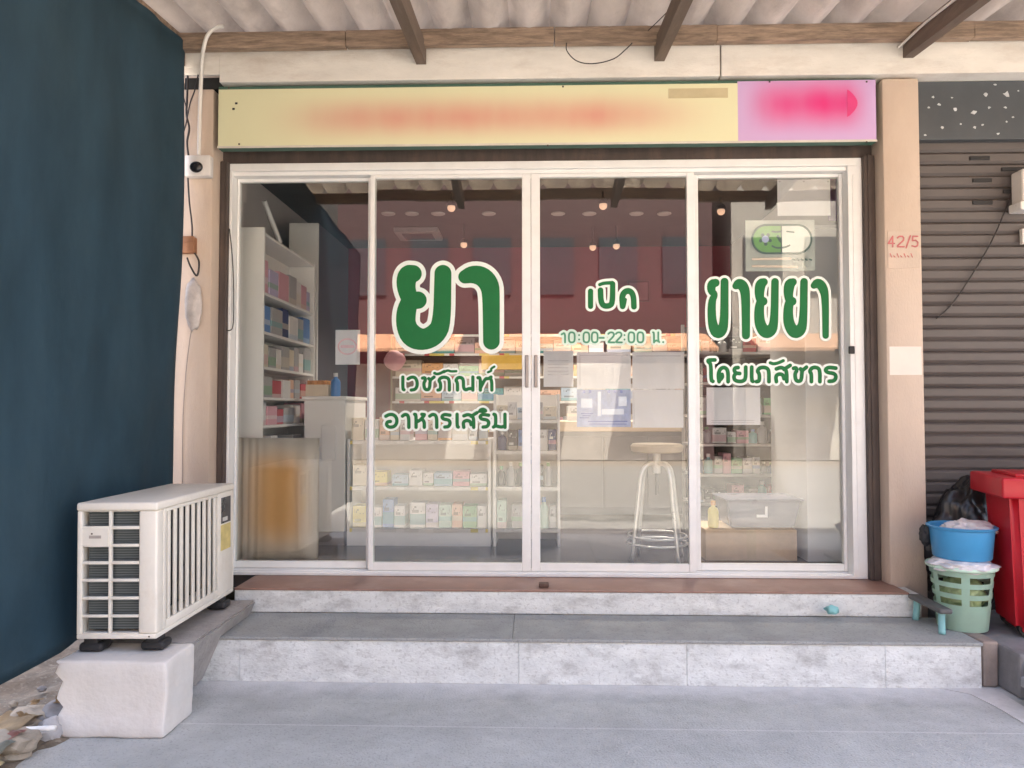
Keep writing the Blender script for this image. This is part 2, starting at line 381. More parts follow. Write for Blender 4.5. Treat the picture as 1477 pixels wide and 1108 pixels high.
GL = {  # loopless thai letters, y up, x-height 1: list of polylines; width
 'e': ([[(.1, 1), (.1, .08), (.22, .02)]], .28),
 'w': ([[(.3, 0), (.62, .04), (.78, .3), (.78, .68), (.6, .98), (.3, 1), (.05, .86)]], .9),
 'ch': ([[(.02, .92), (.22, .97), (.27, .75), (.12, .55), (.18, .1), (.4, 0), (.62, .1), (.66, .72), (.72, .8), (1, 1)], [(.66, .75), (.55, .88)]], 1.0),
 'ph': ([[(0, .0), (.2, .03), (.2, .55), (.05, .72), (.2, .95), (.5, 1), (.75, .92), (.85, .7), (.85, 0)]], 1.0),
 'k': ([[(.15, 0), (.15, .55), (.0, .72), (.18, .95), (.45, 1), (.7, .92), (.8, .7), (.8, 0)]], .95),
 'n2': ([[(.12, 0), (.12, .58), (.0, .75), (.18, 1), (.42, .92), (.48, .7), (.48, .15), (.62, 0), (.8, .12), (1.05, .1)], [(1.05, 1), (1.05, 0)]], 1.25),
 'th': ([[(0, .95), (.15, .95), (.15, 0)], [(.15, .15), (.45, .9), (.62, .86), (.8, 1)], [(.75, .9), (.85, .7), (.85, 0)]], 1.05),
 'o': ([[(.05, .85), (.3, 1), (.6, .97), (.8, .7), (.8, .3), (.6, .03), (.25, 0), (.08, .2), (.15, .42), (.36, .45)]], .95),
 'a': ([[(.05, .86), (.25, 1), (.48, .96), (.6, .72), (.6, 0)]], .8),
 'h': ([[(.05, 1), (.15, .97), (.15, 0)], [(.15, .4), (.45, .55), (.7, .9)], [(.55, .62), (.72, .45), (.72, 0)], [(.55, 1), (.72, .98)]], .95),
 'r': ([[(.68, .93), (.25, 1), (.06, .82), (.2, .62), (.58, .58), (.72, .35), (.6, .05), (.3, .02)]], .85),
 's': ([[(.1, .88), (.4, 1), (.7, .85), (.78, .6), (.78, 0)], [(.1, .0), (.05, .4), (.3, .55), (.55, .45), (.6, .2)], [(.6, .85), (1.0, 1.12)]], .98),
 'm': ([[(.05, 1), (.16, .95), (.16, .12), (.02, .02)], [(.16, .12), (.5, .0), (.72, .1)], [(.74, 1), (.74, 0)]], .9),
 'oo': ([[(.55, 1.5), (.12, 1.5), (.1, 1.38), (.3, 1.22), (.3, .1), (.42, .02)]], .55),
 'd': ([[(.15, 0), (.08, .45), (.2, .85), (.45, 1), (.7, .9), (.8, .65), (.8, 0)], [(.15, .05), (.4, .3), (.36, .5)]], .95),
 'y': ([[(.3, .97), (.1, .95), (.05, .75), (.18, .58), (.4, .56)], [(.18, .58), (.03, .4), (.08, .1), (.35, 0), (.65, .04), (.78, .25), (.78, 1)]], .95),
 'n': ([[(.0, 1), (.13, .97), (.13, .0)], [(.13, .05), (.45, .22), (.72, .1)], [(.72, 1), (.72, .15), (.86, .03)]], .95),
 '1': ([[(.0, .8), (.22, 1), (.22, 0)]], .5),
 '0': ([[(.2, 1), (.45, 1), (.62, .85), (.62, .15), (.45, 0), (.2, 0), (.04, .15), (.04, .85), (.2, 1)]], .8),
 '2': ([[(.03, .85), (.2, 1), (.48, 1), (.62, .85), (.6, .62), (.05, .1), (.05, 0), (.65, 0)]], .8),
 '4': ([[(.5, 0), (.5, 1), (.02, .32), (.68, .32)]], .8),
 '5': ([[(.6, 1), (.12, 1), (.08, .58), (.4, .62), (.62, .42), (.58, .1), (.35, 0), (.04, .08)]], .8),
 '/': ([[(0, -.1), (.4, 1.05)]], .55),
 ':': ([[(.05, .28), (.05, .29)], [(.05, .72), (.05, .73)]], .3),
 '-': ([[(0, .45), (.38, .45)]], .55),
 '.': ([[(.05, .03), (.1, .03)]], .3),
}
MARKS = {'^i': [(.05, 1.22), (.15, 1.36), (.45, 1.42), (.68, 1.3), (.68, 1.22), (.05, 1.22)], '^a': [(-.3, 1.3), (-.1, 1.22), (.2, 1.28), (.55, 1.45)],
         '^x': [(.25, 1.25), (.4, 1.35), (.38, 1.5), (.62, 1.62)]}
def text_strokes(items, base, xh, r, slope=0):
    """items: (letter, left x in photo px, width in photo px, optional marks)"""
    out = []
    for it in items:
        g, x, wd = it[0], it[1], it[2]
        pl, gw = GL[g]
        mxx = max(q[0] for s in pl for q in s) or 1
        sx = wd / max(mxx, .2)
        for s in pl: out.append([(x + q[0] * sx, base - q[1] * xh, r) for q in s])
        for mk in it[3:]:
            out.append([(x + q[0] * wd, base - q[1] * xh, r * .85) for q in MARKS[mk]])
    return out
def zoomed(x0, y0, s, strokes): return [[(x0 + q[0] / s, y0 + q[1] / s, q[2] / s) for q in st] for st in strokes]

def lettering(parent, strokes, y, outline, name='lettering', gm=None, wm=None, h=.5):
    m = MB(); strokes_mesh(m, strokes, lambda u, v: P(u, v, y - .004), 0, h); o = m.build(name, gm or GREEN, parent)
    if outline:
        m = MB(); strokes_mesh(m, strokes, lambda u, v: P(u, v, y - .002), outline, h); m.build('outline', wm or VWHITE, o)
    return o

num = [('4', 1281, 9), ('2', 1294, 10), ('/', 1307, 6), ('5', 1315, 9)]
m = MB(); strokes_mesh(m, text_strokes(num, 356, 15, 1.1), lambda u, v: P(u, v, -.2065), 0, .4, True)
m2 = [[(1284 + k * 5, 366 + (k % 2) * 3, .7), (1284 + k * 5 + 2, 371, .7)] for k in range(7)]
strokes_mesh(m, m2, lambda u, v: P(u, v, -.2065), 0, .4)
m.build('house_number', NUMRED, bld)

# ------------------------------------------------------------------ entrance steps
st = thing('entrance_steps', 'grey concrete entrance steps with brown tiled top landing below the glass doors', 'steps', (0, -.4, 0))
LBX = 2.05
TILE = mat('brown_landing_tile', (.30, .17, .13), .45, .18, 6, .1, 60, stain=.4, stain_rgb=(.42, .36, .33), sscale=3)
m = MB(); m.box(-1.62, LBX, -.37, .05, TR, DL - .012, .006); m.build('upper_step', RISER, st)
m = MB(); m.box(-1.62, 1.985, -.375, .05, DL - .012, DL - .001, .004); m.build('landing_tile', TILE, st)
m = MB()
xs = [-1.66, -1.42, -.07, .73, 1.66, 2.107]
for a, c_ in zip(xs, xs[1:]): m.box(a + .0006, c_ - .0006, -.79 + .0015 * random.random(), -.37, 0, TR - .016, .002, 1)
m.build('lower_step', RISER, st)
m = MB()
xs = [-1.62, -.1, 2.112]
for a, c_ in zip(xs, xs[1:]): m.box(a + .0005, c_ - .0005, -.797, -.37, TR - .016, TR, .003, 1)
m.build('tread', TREAD, st)
# little rag on riser
m = MB(); m.ball(P(1200, 879, -.43) , .03, 2, (1.1, .9, .8), .5, 2, 3); tag(m.build('crumpled_wrapper', mat('teal_wrapper', (.25, .55, .56), .5), None, True), 'crumpled teal and white wrapper on the tread below the landing', 'litter')
# door stop
m = MB(); m.box(.03, .085, -.33, -.28, DL, DL + .022, .006); tag(m.build('door_stop', mat('brown_block', (.10, .055, .04), .7)), 'small brown door stop block on the tiled landing before the doors', 'door stop')

# ------------------------------------------------------------------ sliding glass front
def X_(u, y, v=560): return P(u, v, y).x
def Z_(v, y, u=770): return P(u, v, y).z
ff = thing('door_frame', 'white aluminium door frame set in the opening between both pillars', 'door frame', (.1, 0, DL))
ft, fb = 2.772, DL
m = MB(); m.box(-1.80, 1.905, -.07, .07, ft - .045, ft, .004); m.box(-1.80, 1.905, -.048, .05, ft - .068, ft - .045, .003); m.build('head', ALU, ff)
m = MB(); m.box(-1.80, 1.905, -.07, .07, fb, fb + .018, .003)
for yy in (-.05, 0, .04): m.box(-1.79, 1.9, yy - .004, yy + .004, fb + .018, fb + .026)
m.build('sill', ALU, ff)
m = MB(); m.box(-1.80, -1.784, -.07, .07, fb + .018, ft - .045, .003); m.build('jamb', ALU, ff)
m = MB(); m.box(1.825, 1.905, -.07, .07, fb + .018, ft - .045, .003)
m.box(1.85, 1.858, -.075, -.069, fb + .05, ft - .1); j = m.build('jamb', ALU, ff); j['label'] = 'wide right jamb with the black lock'
m = MB(); c_ = P(1228, 505, -.075); m.box(c_.x - .016, c_.x + .016, -.085, -.07, c_.z - .022, c_.z + .022, .004); m.build('lock', BLACK, j)

def leaf(name, label, cat, x0, x1, yc, sl, sr, rt, rb, handle=None):
    z0, z1 = fb + .027, ft - .069
    t_ = thing(name, label, cat, ((x0 + x1) / 2, yc, z0))
    m = MB(); th = .018
    m.box(x0, x0 + sl, yc - th, yc + th, z0, z1, .004); m.box(x1 - sr, x1, yc - th, yc + th, z0, z1, .004)
    m.box(x0 + sl, x1 - sr, yc - th + .002, yc + th - .002, z1 - rt, z1, .003); m.box(x0 + sl, x1 - sr, yc - th + .002, yc + th - .002, z0, z0 + rb, .003)
    m.build('frame', ALU, t_)
    m = MB(); m.box(x0 + sl - .006, x1 - sr + .006, yc - .003, yc + .003, z0 + rb - .006, z1 - rt + .006); m.build('glass', GLASS, t_)
    if handle:
        m = MB(); m.box(handle - .010, handle + .010, yc - th - .012, yc - th - .001, 1.33 + .11, 1.33 + .30, .004); m.build('handle', mat('steel_handle', (.28, .26, .25), .35, .1, metal=.6), t_)
    return t_
YF, YB = -.03, .02
xa, xb, xc, xd, xe = X_(535, YF), X_(766, YF), X_(997, YF), X_(330, YB), X_(1219, YB)
d1 = leaf('sliding_door', 'sliding glass door with the tall two letter green word', 'glass door', X_(533, YF), xb - .001, YF, .028, .052, .022, .045, X_(760, YF))
d2 = leaf('sliding_door', 'sliding glass door with the opening hours and white notices', 'glass door', xb + .001, X_(1003, YF), YF, .052, .045, .022, .045, X_(773, YF))
w1 = leaf('fixed_window', 'fixed glass panel beside the white tall shelving, without lettering', 'window', -1.782, X_(541, YB), YB, .014, .045, .02, .04)
w2 = leaf('fixed_window', 'fixed glass panel with the capsule sign and five letter green word', 'window', X_(996, YB), 1.823, YB, .05, .02, .02, .04)

# lettering traced from the photograph
S7 = 3.6917
YA = zoomed(530, 240, S7, [
 [(243, 572, 46), (212, 578, 54), (203, 640, 50), (226, 712, 44), (284, 712, 46), (226, 716, 46), (205, 775, 52), (204, 850, 52), (238, 908, 62), (300, 926, 56), (360, 898, 56), (397, 838, 48), (402, 570, 45)],
 [(520, 588, 36), (560, 574, 47), (612, 584, 52), (650, 628, 52), (659, 690, 46), (660, 932, 44)]])
lettering(d1, YA, YF - .003, 6.2)
S8 = 3.4625
xh = 65 / S8
tx = [('e', 530 + 172 / S8, 3), ('w', 530 + 200 / S8, 14), ('ch', 530 + 274 / S8, 17), ('ph', 530 + 352 / S8, 16.5, '^a'), ('n2', 530 + 440 / S8, 25), ('th', 530 + 552 / S8, 20)]
lettering(d1, text_strokes(tx, 520 + 148 / S8, xh, 2.4) + [[(704, 537, 1.7), (709, 535, 1.7), (708, 532, 1.7), (713, 529, 1.7)]] + [[(640, 537, 1.8), (646, 534, 1.8), (650, 536, 1.8), (658, 535.5, 1.8)]], YF - .003, 2.6)
tx = [('o', 530 + 88 / S8, 17), ('a', 530 + 172 / S8, 10), ('h', 530 + 232 / S8, 15), ('a', 530 + 308 / S8, 11), ('r', 530 + 366 / S8, 14), ('e', 530 + 443 / S8, 3), ('s', 530 + 474 / S8, 21), ('r', 530 + 556 / S8, 15, '^i'), ('m', 530 + 628 / S8, 17)]
lettering(d1, text_strokes(tx, 520 + 334 / S8, xh, 2.5), YF - .003, 3.2)
S9 = 3.692
PD = zoomed(760, 240, S9, [
 [(339, 665, 14), (339, 746, 14)], [(392, 660, 15), (394, 720, 15), (408, 744, 15), (440, 744, 15), (456, 728, 15), (457, 626, 14)],
 [(388, 630, 9), (410, 622, 9), (455, 620, 10)],
 [(510, 746, 15), (506, 690, 16), (525, 664, 16), (552, 664, 16), (568, 690, 15), (570, 748, 15)], [(512, 740, 15), (524, 710, 9)]])
lettering(d2, PD, YF - .003, 3.6)
hr = [('1', 810, 5), ('0', 820, 9), (':', 835, 1), ('0', 841, 9), ('0', 853, 9), ('-', 865, 6), ('2', 877, 9), ('2', 888, 9), (':', 900.5, 1), ('0', 906, 9), ('0', 919, 9), ('n', 942, 9), ('.', 956, 1.5)]
lettering(d2, text_strokes(hr, 494, 14.5, 1.35), YF - .003, 3.2, gm=mat('pale_green_vinyl', (.06, .27, .15), .45), wm=mat('mint_vinyl', (.66, .80, .70), .45))
S10 = 3.464
def yaw(dx): return [(388 + dx, 578, 19), (370 + dx, 588, 27), (364 + dx, 635, 24), (370 + dx, 672, 20), (388 + dx, 674, 22), (370 + dx, 678, 22), (363 + dx, 720, 24), (366 + dx, 785, 27), (392 + dx, 832, 31), (424 + dx, 822, 29), (440 + dx, 780, 20), (443 + dx, 577, 19)]
KY = zoomed(990, 240, S10, [
 [(146, 582, 20), (126, 588, 23), (124, 625, 20), (146, 640, 14), (126, 672, 20), (128, 785, 22), (150, 832, 30), (174, 825, 29), (190, 785, 21), (191, 577, 20)],
 [(247, 598, 17), (266, 584, 27), (290, 606, 26), (297, 660, 22), (298, 845, 20)], yaw(0), yaw(145),
 [(637, 596, 16), (658, 580, 24), (684, 606, 24), (695, 660, 18), (696, 846, 16)]])
lettering(w2, KY, YB - .003, 3.6)
S11 = 3.164
tx = [('oo', 990 + 92 / S11, 12), ('d', 990 + 140 / S11, 16), ('y', 990 + 214 / S11, 18), ('e', 990 + 294 / S11, 3), ('ph', 990 + 320 / S11, 18), ('s', 990 + 404 / S11, 22, '^a'), ('ch', 990 + 488 / S11, 19), ('k', 990 + 562 / S11, 15), ('r', 990 + 628 / S11, 18)]
lettering(w2, text_strokes(tx, 500 + 160 / S11, 66 / S11, 2.8), YB - .003, 3.2)

# ------------------------------------------------------------------ papers on the glass
def sheet(name, label, cat, u0, u1, v0, v1, y, mt=PAPER, group=None, tilt=0):
    a, b2 = P(u0, v0, y), P(u1, v1, y)
    m = MB(); nx = 8
    # slightly bowed sheet with thickness
    for k in range(nx):
        def q(i, z, off):
            f = i / nx; bow = .003 * math.sin(f * math.pi * 2 + u0)
            return Vector((a.x + (b2.x - a.x) * f, y + bow + off, z + tilt * (f - .5)))
        m.prism([q(k, a.z, 0), q(k + 1, a.z, 0), q(k + 1, b2.z, 0), q(k, b2.z, 0)], (0, .0012, 0)) if False else None
    rows = [[m.bm.verts.new((a.x + (b2.x - a.x) * i / nx, y + .0025 * math.sin(i / nx * 6.3 + u0) * jz, a.z + (b2.z - a.z) * jz + tilt * (i / nx - .5))) for i in range(nx + 1)] for jz in (0, .33, .66, 1)]
    for r0, r1 in zip(rows, rows[1:]):
        for i in range(nx): m.bm.faces.new([r0[i], r0[i + 1], r1[i + 1], r1[i]])
    r = bmesh.ops.solidify(m.bm, geom=m.bm.faces[:], thickness=.0012)
    o = m.build(name, mt)
    return tag(o, label, cat, group)
def printed(o, rects, mt, y):
    for (u0, u1, v0, v1) in rects:
        a, b2 = P(u0, v0, y), P(u1, v1, y)
        m = MB(); m.quad([(a.x, y, a.z), (b2.x, y, a.z), (b2.x, y, b2.z), (a.x, y, b2.z)]); m.build('printed_patch', mt, o)
PY = YF + .012
GREYP = mat('grey_print', (.60, .57, .60), .7)
o = sheet('notice', 'small white notice at the left edge of the opening hours door', 'notice', 784, 827, 506, 558, PY)
printed(o, [(790, 820, 520 + 5 * k, 521 + 5 * k) for k in range(5)], GREYP, PY - .004)
o = sheet('notice', 'white notice directly above the blue poster', 'notice', 832, 910, 508, 561, PY)
printed(o, [(836, 906, 512, 513), (836, 837, 513, 556)], GREYP, PY - .004)
o = sheet('notice', 'upper white notice at the right edge of the opening hours door', 'notice', 912, 987, 508, 561, PY)
printed(o, [(917, 982, 513, 514)], GREYP, PY - .004)
BLUEP = mat('pale_blue_print', (.40, .50, .78), .6, .15, 25)
o = sheet('poster', 'pale blue poster between white notices on the glass door', 'poster', 832, 910, 562, 616, PY, BLUEP)
printed(o, [(862, 867, 565, 600), (868, 900, 590, 598), (838, 854, 575, 588), (892, 904, 572, 586)], mat('pale_print', (.66, .72, .86), .6), PY - .004)
printed(o, [(848, 905, 607, 609), (850, 904, 611, 612.5), (838, 856, 596, 597.5), (840, 852, 599, 600.5), (836, 850, 602, 603.5)] + [(840 + k * 9, 844 + k * 9, 563, 567) for k in range(7) if k not in (2, 3)], mat('dark_blue_print', (.16, .22, .55), .6), PY - .0045)
o = sheet('notice', 'lower white notice right of the blue poster', 'notice', 912, 986, 562, 617, PY)
printed(o, [(914, 915, 566, 612)], GREYP, PY - .004)
PW = YB + .012
o = sheet('notice', 'white notice below the small green lettering on the capsule window', 'notice', 1019, 1097, 559, 613, PW)
printed(o, [(1026, 1088, 606, 607), (1026, 1088, 609, 609.8)], GREYP, PW - .004)
o = sheet('notice', 'white sheet near the top right corner of the glass front', 'notice', 1121, 1198, 259, 311, PW)
printed(o, [(1123 + 35 * k, 1126 + 35 * k, 261, 263) for k in range(3)], GREYP, PW - .004)
o = sheet('notice', 'small white sheet with a pink round stamp on the left window', 'notice', 484, 519, 476, 526, PW)
ring = [(501 + 13 * math.cos(k * .3), 500 + 11 * math.sin(k * .3), 1.1) for k in range(22)]
m = MB(); strokes_mesh(m, [ring, [(493, 500, 2), (509, 500, 2)]], lambda u, v: P(u, v, PW - .004), 0, .6); m.build('stamp', mat('pink_ink', (.80, .52, .56), .7), o)
# capsule sign
o = sheet('capsule_sign', 'white sign with a half green half white capsule emblem above the green word', 'sign', 1075, 1176, 318, 391, PW + .004, mat('sign_white', (.70, .73, .68), .6))
cy_ = PW - .002
def cap(extra, mt, name, y, clip=None):
    m = MB(); strokes_mesh(m, [[(1105.5, 345, 20.5), (1150, 345, 20.5)]], lambda u, v: P(u, v, y), extra, .5)
    if clip:
        bmesh.ops.bisect_plane(m.bm, geom=m.bm.verts[:] + m.bm.edges[:] + m.bm.faces[:], plane_co=P(1128, 345, y), plane_no=Vector((1, 0, 0)), clear_outer=True)
    return m.build(name, mt, o)
DKG = mat('dark_green_ink', (.02, .07, .05), .5)
cap(1.3, DKG, 'capsule_outline', cy_)
cap(-1.6, mat('capsule_white', (.72, .74, .70), .5), 'capsule_body', cy_ - .001)
cap(-1.6, mat('leaf_green_ink', (.12, .33, .06), .5), 'capsule_half', cy_ - .002, True)
m = MB(); strokes_mesh(m, [[(1104 + 7 * math.cos(k), 345 + 7 * math.sin(k), 2.6)] for k in (0.3, 1.5, 2.8, 4.1, 5.3)] + [[(1114, 334, 1.3), (1120, 335, 1.3), (1126, 334, 1.3)], [(1114, 355, 1.3), (1120, 358, 1.3), (1132, 357, 1.3), (1139, 354, 1.2)], [(1122, 341, 2), (1126, 348, 2)], [(1135, 334, 1), (1145, 335, 1)], [(1127, 326, .9), (1127, 364, .9)]], lambda u, v: P(u, v, cy_ - .003), 0, .5); m.build('emblem', DKG, o)
m = MB(); strokes_mesh(m, [[(1104, 345, 5.2)]], lambda u, v: P(u, v, cy_ - .004), 0, .5); m.build('emblem_centre', mat('lilac_ink', (.45, .50, .75), .5), o)
m = MB(); strokes_mesh(m, [[(1086, 374, 1.6), (1140, 373, 1.6)], [(1086, 384, 1.6), (1150, 385, 1.6)]], lambda u, v: P(u, v, cy_ - .001), 0, .5); m.build('caption', mat('peach_ink', (.78, .62, .50), .6), o)
m = MB(); strokes_mesh(m, [[(1144 + 6 * k, 374, 1.3), (1146 + 6 * k, 375, 1.3)] for k in range(5)], lambda u, v: P(u, v, cy_ - .001), 0, .5); m.build('caption', DKG, o)

# ------------------------------------------------------------------ shop sign
def sign_mat(name, base, smear, x0, x1, xs0, xs1, zc, zs, edge):
    m, t, b = nodes_mat(name, .35); N = t.nodes.new; L = t.links.new
    tc = N('ShaderNodeTexCoord'); sp = N('ShaderNodeSeparateXYZ'); L(tc.outputs['Object'], sp.inputs[0])
    def ss(sock, a, c2):
        r = N('ShaderNodeMapRange'); r.interpolation_type = 'SMOOTHSTEP'; r.inputs[1].default_value = a; r.inputs[2].default_value = c2; L(sock, r.inputs[0]); return r.outputs[0]
    def mul(a, c2):
        k = N('ShaderNodeMath'); k.operation = 'MULTIPLY'; L(a, k.inputs[0]); L(c2, k.inputs[1]); return k.outputs[0]
    f = mul(mul(ss(sp.outputs[0], x0, xs0), ss(sp.outputs[0], x1, xs1)), mul(ss(sp.outputs[2], zc - zs, zc), ss(sp.outputs[2], zc + zs, zc)))
    nz = N('ShaderNodeTexNoise'); nz.inputs['Scale'].default_value = 2.2; mp = N('ShaderNodeMapping'); mp.inputs['Scale'].default_value = (2.5, 1, .6); L(tc.outputs['Object'], mp.inputs[0]); L(mp.outputs[0], nz.inputs[0])
    r = N('ShaderNodeMapRange'); r.inputs[1].default_value = .3; r.inputs[2].default_value = .7; r.inputs[3].default_value = .72; r.inputs[4].default_value = 1; L(nz.outputs[0], r.inputs[0])
    mx = N('ShaderNodeMix'); mx.data_type = 'RGBA'; L(mul(f, r.outputs[0]), mx.inputs[0]); mx.inputs[6].default_value = (*base, 1); mx.inputs[7].default_value = (*smear, 1)
    L(mx.outputs[2], b.inputs['Base Color']); return m
SY = -.215
sx0, sx1, sxm = -1.812, 1.928, P(1064, 165, SY).x
sz0, sz1 = 2.812, 3.175
sg = thing('shop_sign', 'long yellow and violet shop sign board above the glass doors', 'sign', (.08, SY, sz0))
m = MB(); m.box(sx0, sx1, SY + .003, SY + .06, sz0, sz1 - .002, .003); m.build('board', mat('sign_green_edge', (.05, .12, .09), .5), sg)
m = MB(); m.box(sx0 + .004, sxm, SY - .004, SY + .003, sz0 + .012, sz1 - .022); 
m.build('panel', sign_mat('sign_yellow', (.71, .70, .46), (.64, .33, .25), -1.7, 1.1, -1.0, .25, .165, .165, 0), sg)
m = MB(); m.box(sxm, sx1 - .004, SY - .004, SY + .003, sz0 + .012, sz1 - .012)
o = m.build('panel', sign_mat('sign_violet', (.56, .38, .64), (.66, .03, .20), 1.08, 1.84, 1.30, 1.66, .22, .21, 0), sg); o['label'] = 'violet end panel with a soft magenta blot'
m = MB(); m.box(sx0, sx1, SY - .006, SY + .003, sz0, sz0 + .012, .002); m.build('edge_trim', mat('pale_trim', (.62, .58, .50), .5), sg)
for u, v in ((330, 127), (812, 125), (1110, 118), (1250, 118), (1250, 205), (345, 208), (790, 210)):
    q = P(u, v, SY - .006); m = MB(); m.box(q.x - .005, q.x + .005, SY - .009, SY - .004, q.z - .005, q.z + .005, .002); m.build('screw', DKBROWN, sg)
for u, v in ((341, 149), (337, 157)):
    q = P(u, v, SY - .006); m = MB(); m.box(q.x - .008, q.x + .006, SY - .0065, SY - .0042, q.z - .006, q.z + .005); m.build('mark', BLACK, sg)
m = MB(); arc = [P(1222, 129 + 4 * k, SY - .0055) for k in range(11)] + [P(1222 + 15 * math.sin(math.pi * k / 12), 170 - 42 * k / 12, SY - .0055) for k in range(1, 12)]
m.prism(arc, (0, .001, 0)); m.build('magenta_disc_edge', mat('magenta_print', (.62, .05, .20), .4), sg)
a = P(964, 128, SY - .0055); b2 = P(1050, 141, SY - .0055)
m = MB(); m.box(a.x, b2.x, SY - .0062, SY - .0042, b2.z, a.z); m.build('tape_strip', mat('tan_tape', (.52, .45, .28), .5), sg)

# ------------------------------------------------------------------ canopy roof
cn = thing('canopy_roof', 'corrugated fibre cement canopy roof on old wooden rafters over the walkway', 'roof', (0, -1.8, 3.0))
SL = .094; EAVE = -2.3
def rz(y, z0): return z0 - SL * (-.25 - y)
m = MB()
nx = 700; xL, xR = -2.15, 6.4; ys = [.0, -.24, -1.2, EAVE]
rows = []
for y in ys:
    rows.append([])
    for i in range(nx + 1):
        x = xL + (xR - xL) * i / nx
        c_ = 1 - 2 * abs(math.sin(math.pi * (x + .354) / .2235)) ** .75
        rows[-1].append(m.bm.verts.new((x, y, rz(y, 3.496) + .052 * c_)))
for a, b2 in zip(rows, rows[1:]):
    for i in range(nx): m.bm.faces.new([a[i], a[i + 1], b2[i + 1], b2[i]])
bmesh.ops.solidify(m.bm, geom=m.bm.faces[:], thickness=.006)
m.build('roofing_sheet', FIBRE, cn, True, 60)
def beam_along(m, x, wd, hz, y0, y1, ztop, rotz=0):
    a = [(x - wd / 2, y0, rz(y0, ztop)), (x + wd / 2, y0, rz(y0, ztop)), (x + wd / 2, y0, rz(y0, ztop) - hz), (x - wd / 2, y0, rz(y0, ztop) - hz)]
    b2 = [(p_[0], y1, p_[2] - SL * (y0 - y1)) for p_ in a]
    va = [m.bm.verts.new(p_) for p_ in a]; vb = [m.bm.verts.new(p_) for p_ in b2]
    m.bm.faces.new(va); m.bm.faces.new(vb[::-1])
    for i in range(4): m.bm.faces.new([va[i], vb[i], vb[(i + 1) % 4], va[(i + 1) % 4]])
for k, xr in enumerate((-.635, .715, 2.10, 3.45, 4.8)):
    m = MB(); beam_along(m, xr, .056, .112, -.2325, EAVE + .1, 3.388); m.build('rafter', WOODR, cn)
m = MB(); beam_along(m, -2.035, .07, .17, -.10, EAVE + .1, 3.455); o = m.build('edge_beam', WOOD, cn)
for k, y in enumerate((-.29, -1.25, -2.2)):
    m = MB()
    xs = [-2.0, -1.05, .12, 1.02, 2.42, 4.2, 6.3]
    for a, c_ in zip(xs, xs[1:]):
        dz = random.uniform(-.004, .004)
        m.box(a + .001, c_ - .001, y - .028, y + .028, rz(y, 3.355) + dz, rz(y, 3.355) + .09 + dz, .004, jit=.003)
    m.build('purlin', WOOD, cn)
def wire(name, label, pts, r=.004, mt=WIRE, cat='cable', n=6, group=None):
    m = MB(); m.tube(pts, r, n); return tag(m.build(name, mt, None, True), label, cat, group)
wire('cable', 'thin black wire hanging in a loop in front of the beam', [P(817, 62, -.34), P(818, 74, -.335), P(832, 88, -.33), P(855, 92, -.33), P(885, 85, -.33), P(904, 70, -.33), P(912, 62, -.34)], .003)
wire('cable', 'thin dark string slanting under the roof beside the middle rafter', [P(985, -6, -.62), P(958, 22, -.45), P(935, 44, -.33)], .0028)
wire('conduit', 'white cable running along the right rafter', [(2.04, -.25, 3.33), (2.058, -.32, 3.345), (2.060, -.5, 3.34), (2.060, -.9, 3.30), (2.060, -1.5, 3.245)], .008, PVC, 'conduit')
wire('conduit', 'white pipe bending from roof down the left pillar to the camera', [P(322, 38, -.36), P(309, 41, -.355), P(299, 52, -.345), P(294, 68, -.332), P(291, 88, -.28), P(290, 115, -.25), P(288, 170, -.225), P(287, 226, -.222)], .011, PVC, 'conduit', 10)
wire('cable', 'thin dark cord hanging from the edge beam by the tarpaulin', [P(213, -8, -.62), P(212, 20, -.6), P(209, 46, -.58)], .004)

# ------------------------------------------------------------------ left side: tarpaulin, camera, cables
m = MB(); ny_, nz_ = 48, 60; rows = []
for j in range(nz_ + 1):
    rows.append([])
    for i in range(ny_ + 1):
        fy, fz = i / ny_, j / nz_
        y = -.275 - fy * 3.6
        zt = rz(y, 3.40); zb = .26 + .03 * math.sin(fy * 9)
        z = zb + (zt - zb) * fz
        x = -1.995 + .035 * fz - .03 * (1 - fz)
        wv = .014 * math.sin(y * 9 + 1.5 * math.sin(z * 2)) * (1 - .6 * fz) + .02 * noise.noise(Vector((y * 1.5, z * .8, 2))) + .01 * noise.noise(Vector((y * 6, z * 1.4, 5)))
        if i < 9: wv += .012 * math.sin(i * 1.5 + .5 * math.sin(z * 1.7)) * (9 - i) / 9
        if i < 3: wv += .012 * (3 - i) / 3 * math.sin(z * 3.1)
        rows[-1].append(m.bm.verts.new((x + wv, y, z)))
for a, b2 in zip(rows, rows[1:]):
    for i in range(ny_): m.bm.faces.new([a[i], a[i + 1], b2[i + 1], b2[i]])
bmesh.ops.solidify(m.bm, geom=m.bm.faces[:], thickness=.004)
TARP = mat('navy_tarpaulin', (.055, .100, .130), .62, .2, 2.2, .2, 14, spec=.18, stain=.5, stain_rgb=(.075, .12, .145), sscale=1.6, stretch=(1, 1.6, .7))
tag(m.build('tarpaulin', TARP, None, True), 'dark blue tarpaulin screen hanging along the left side of the walkway', 'tarpaulin')

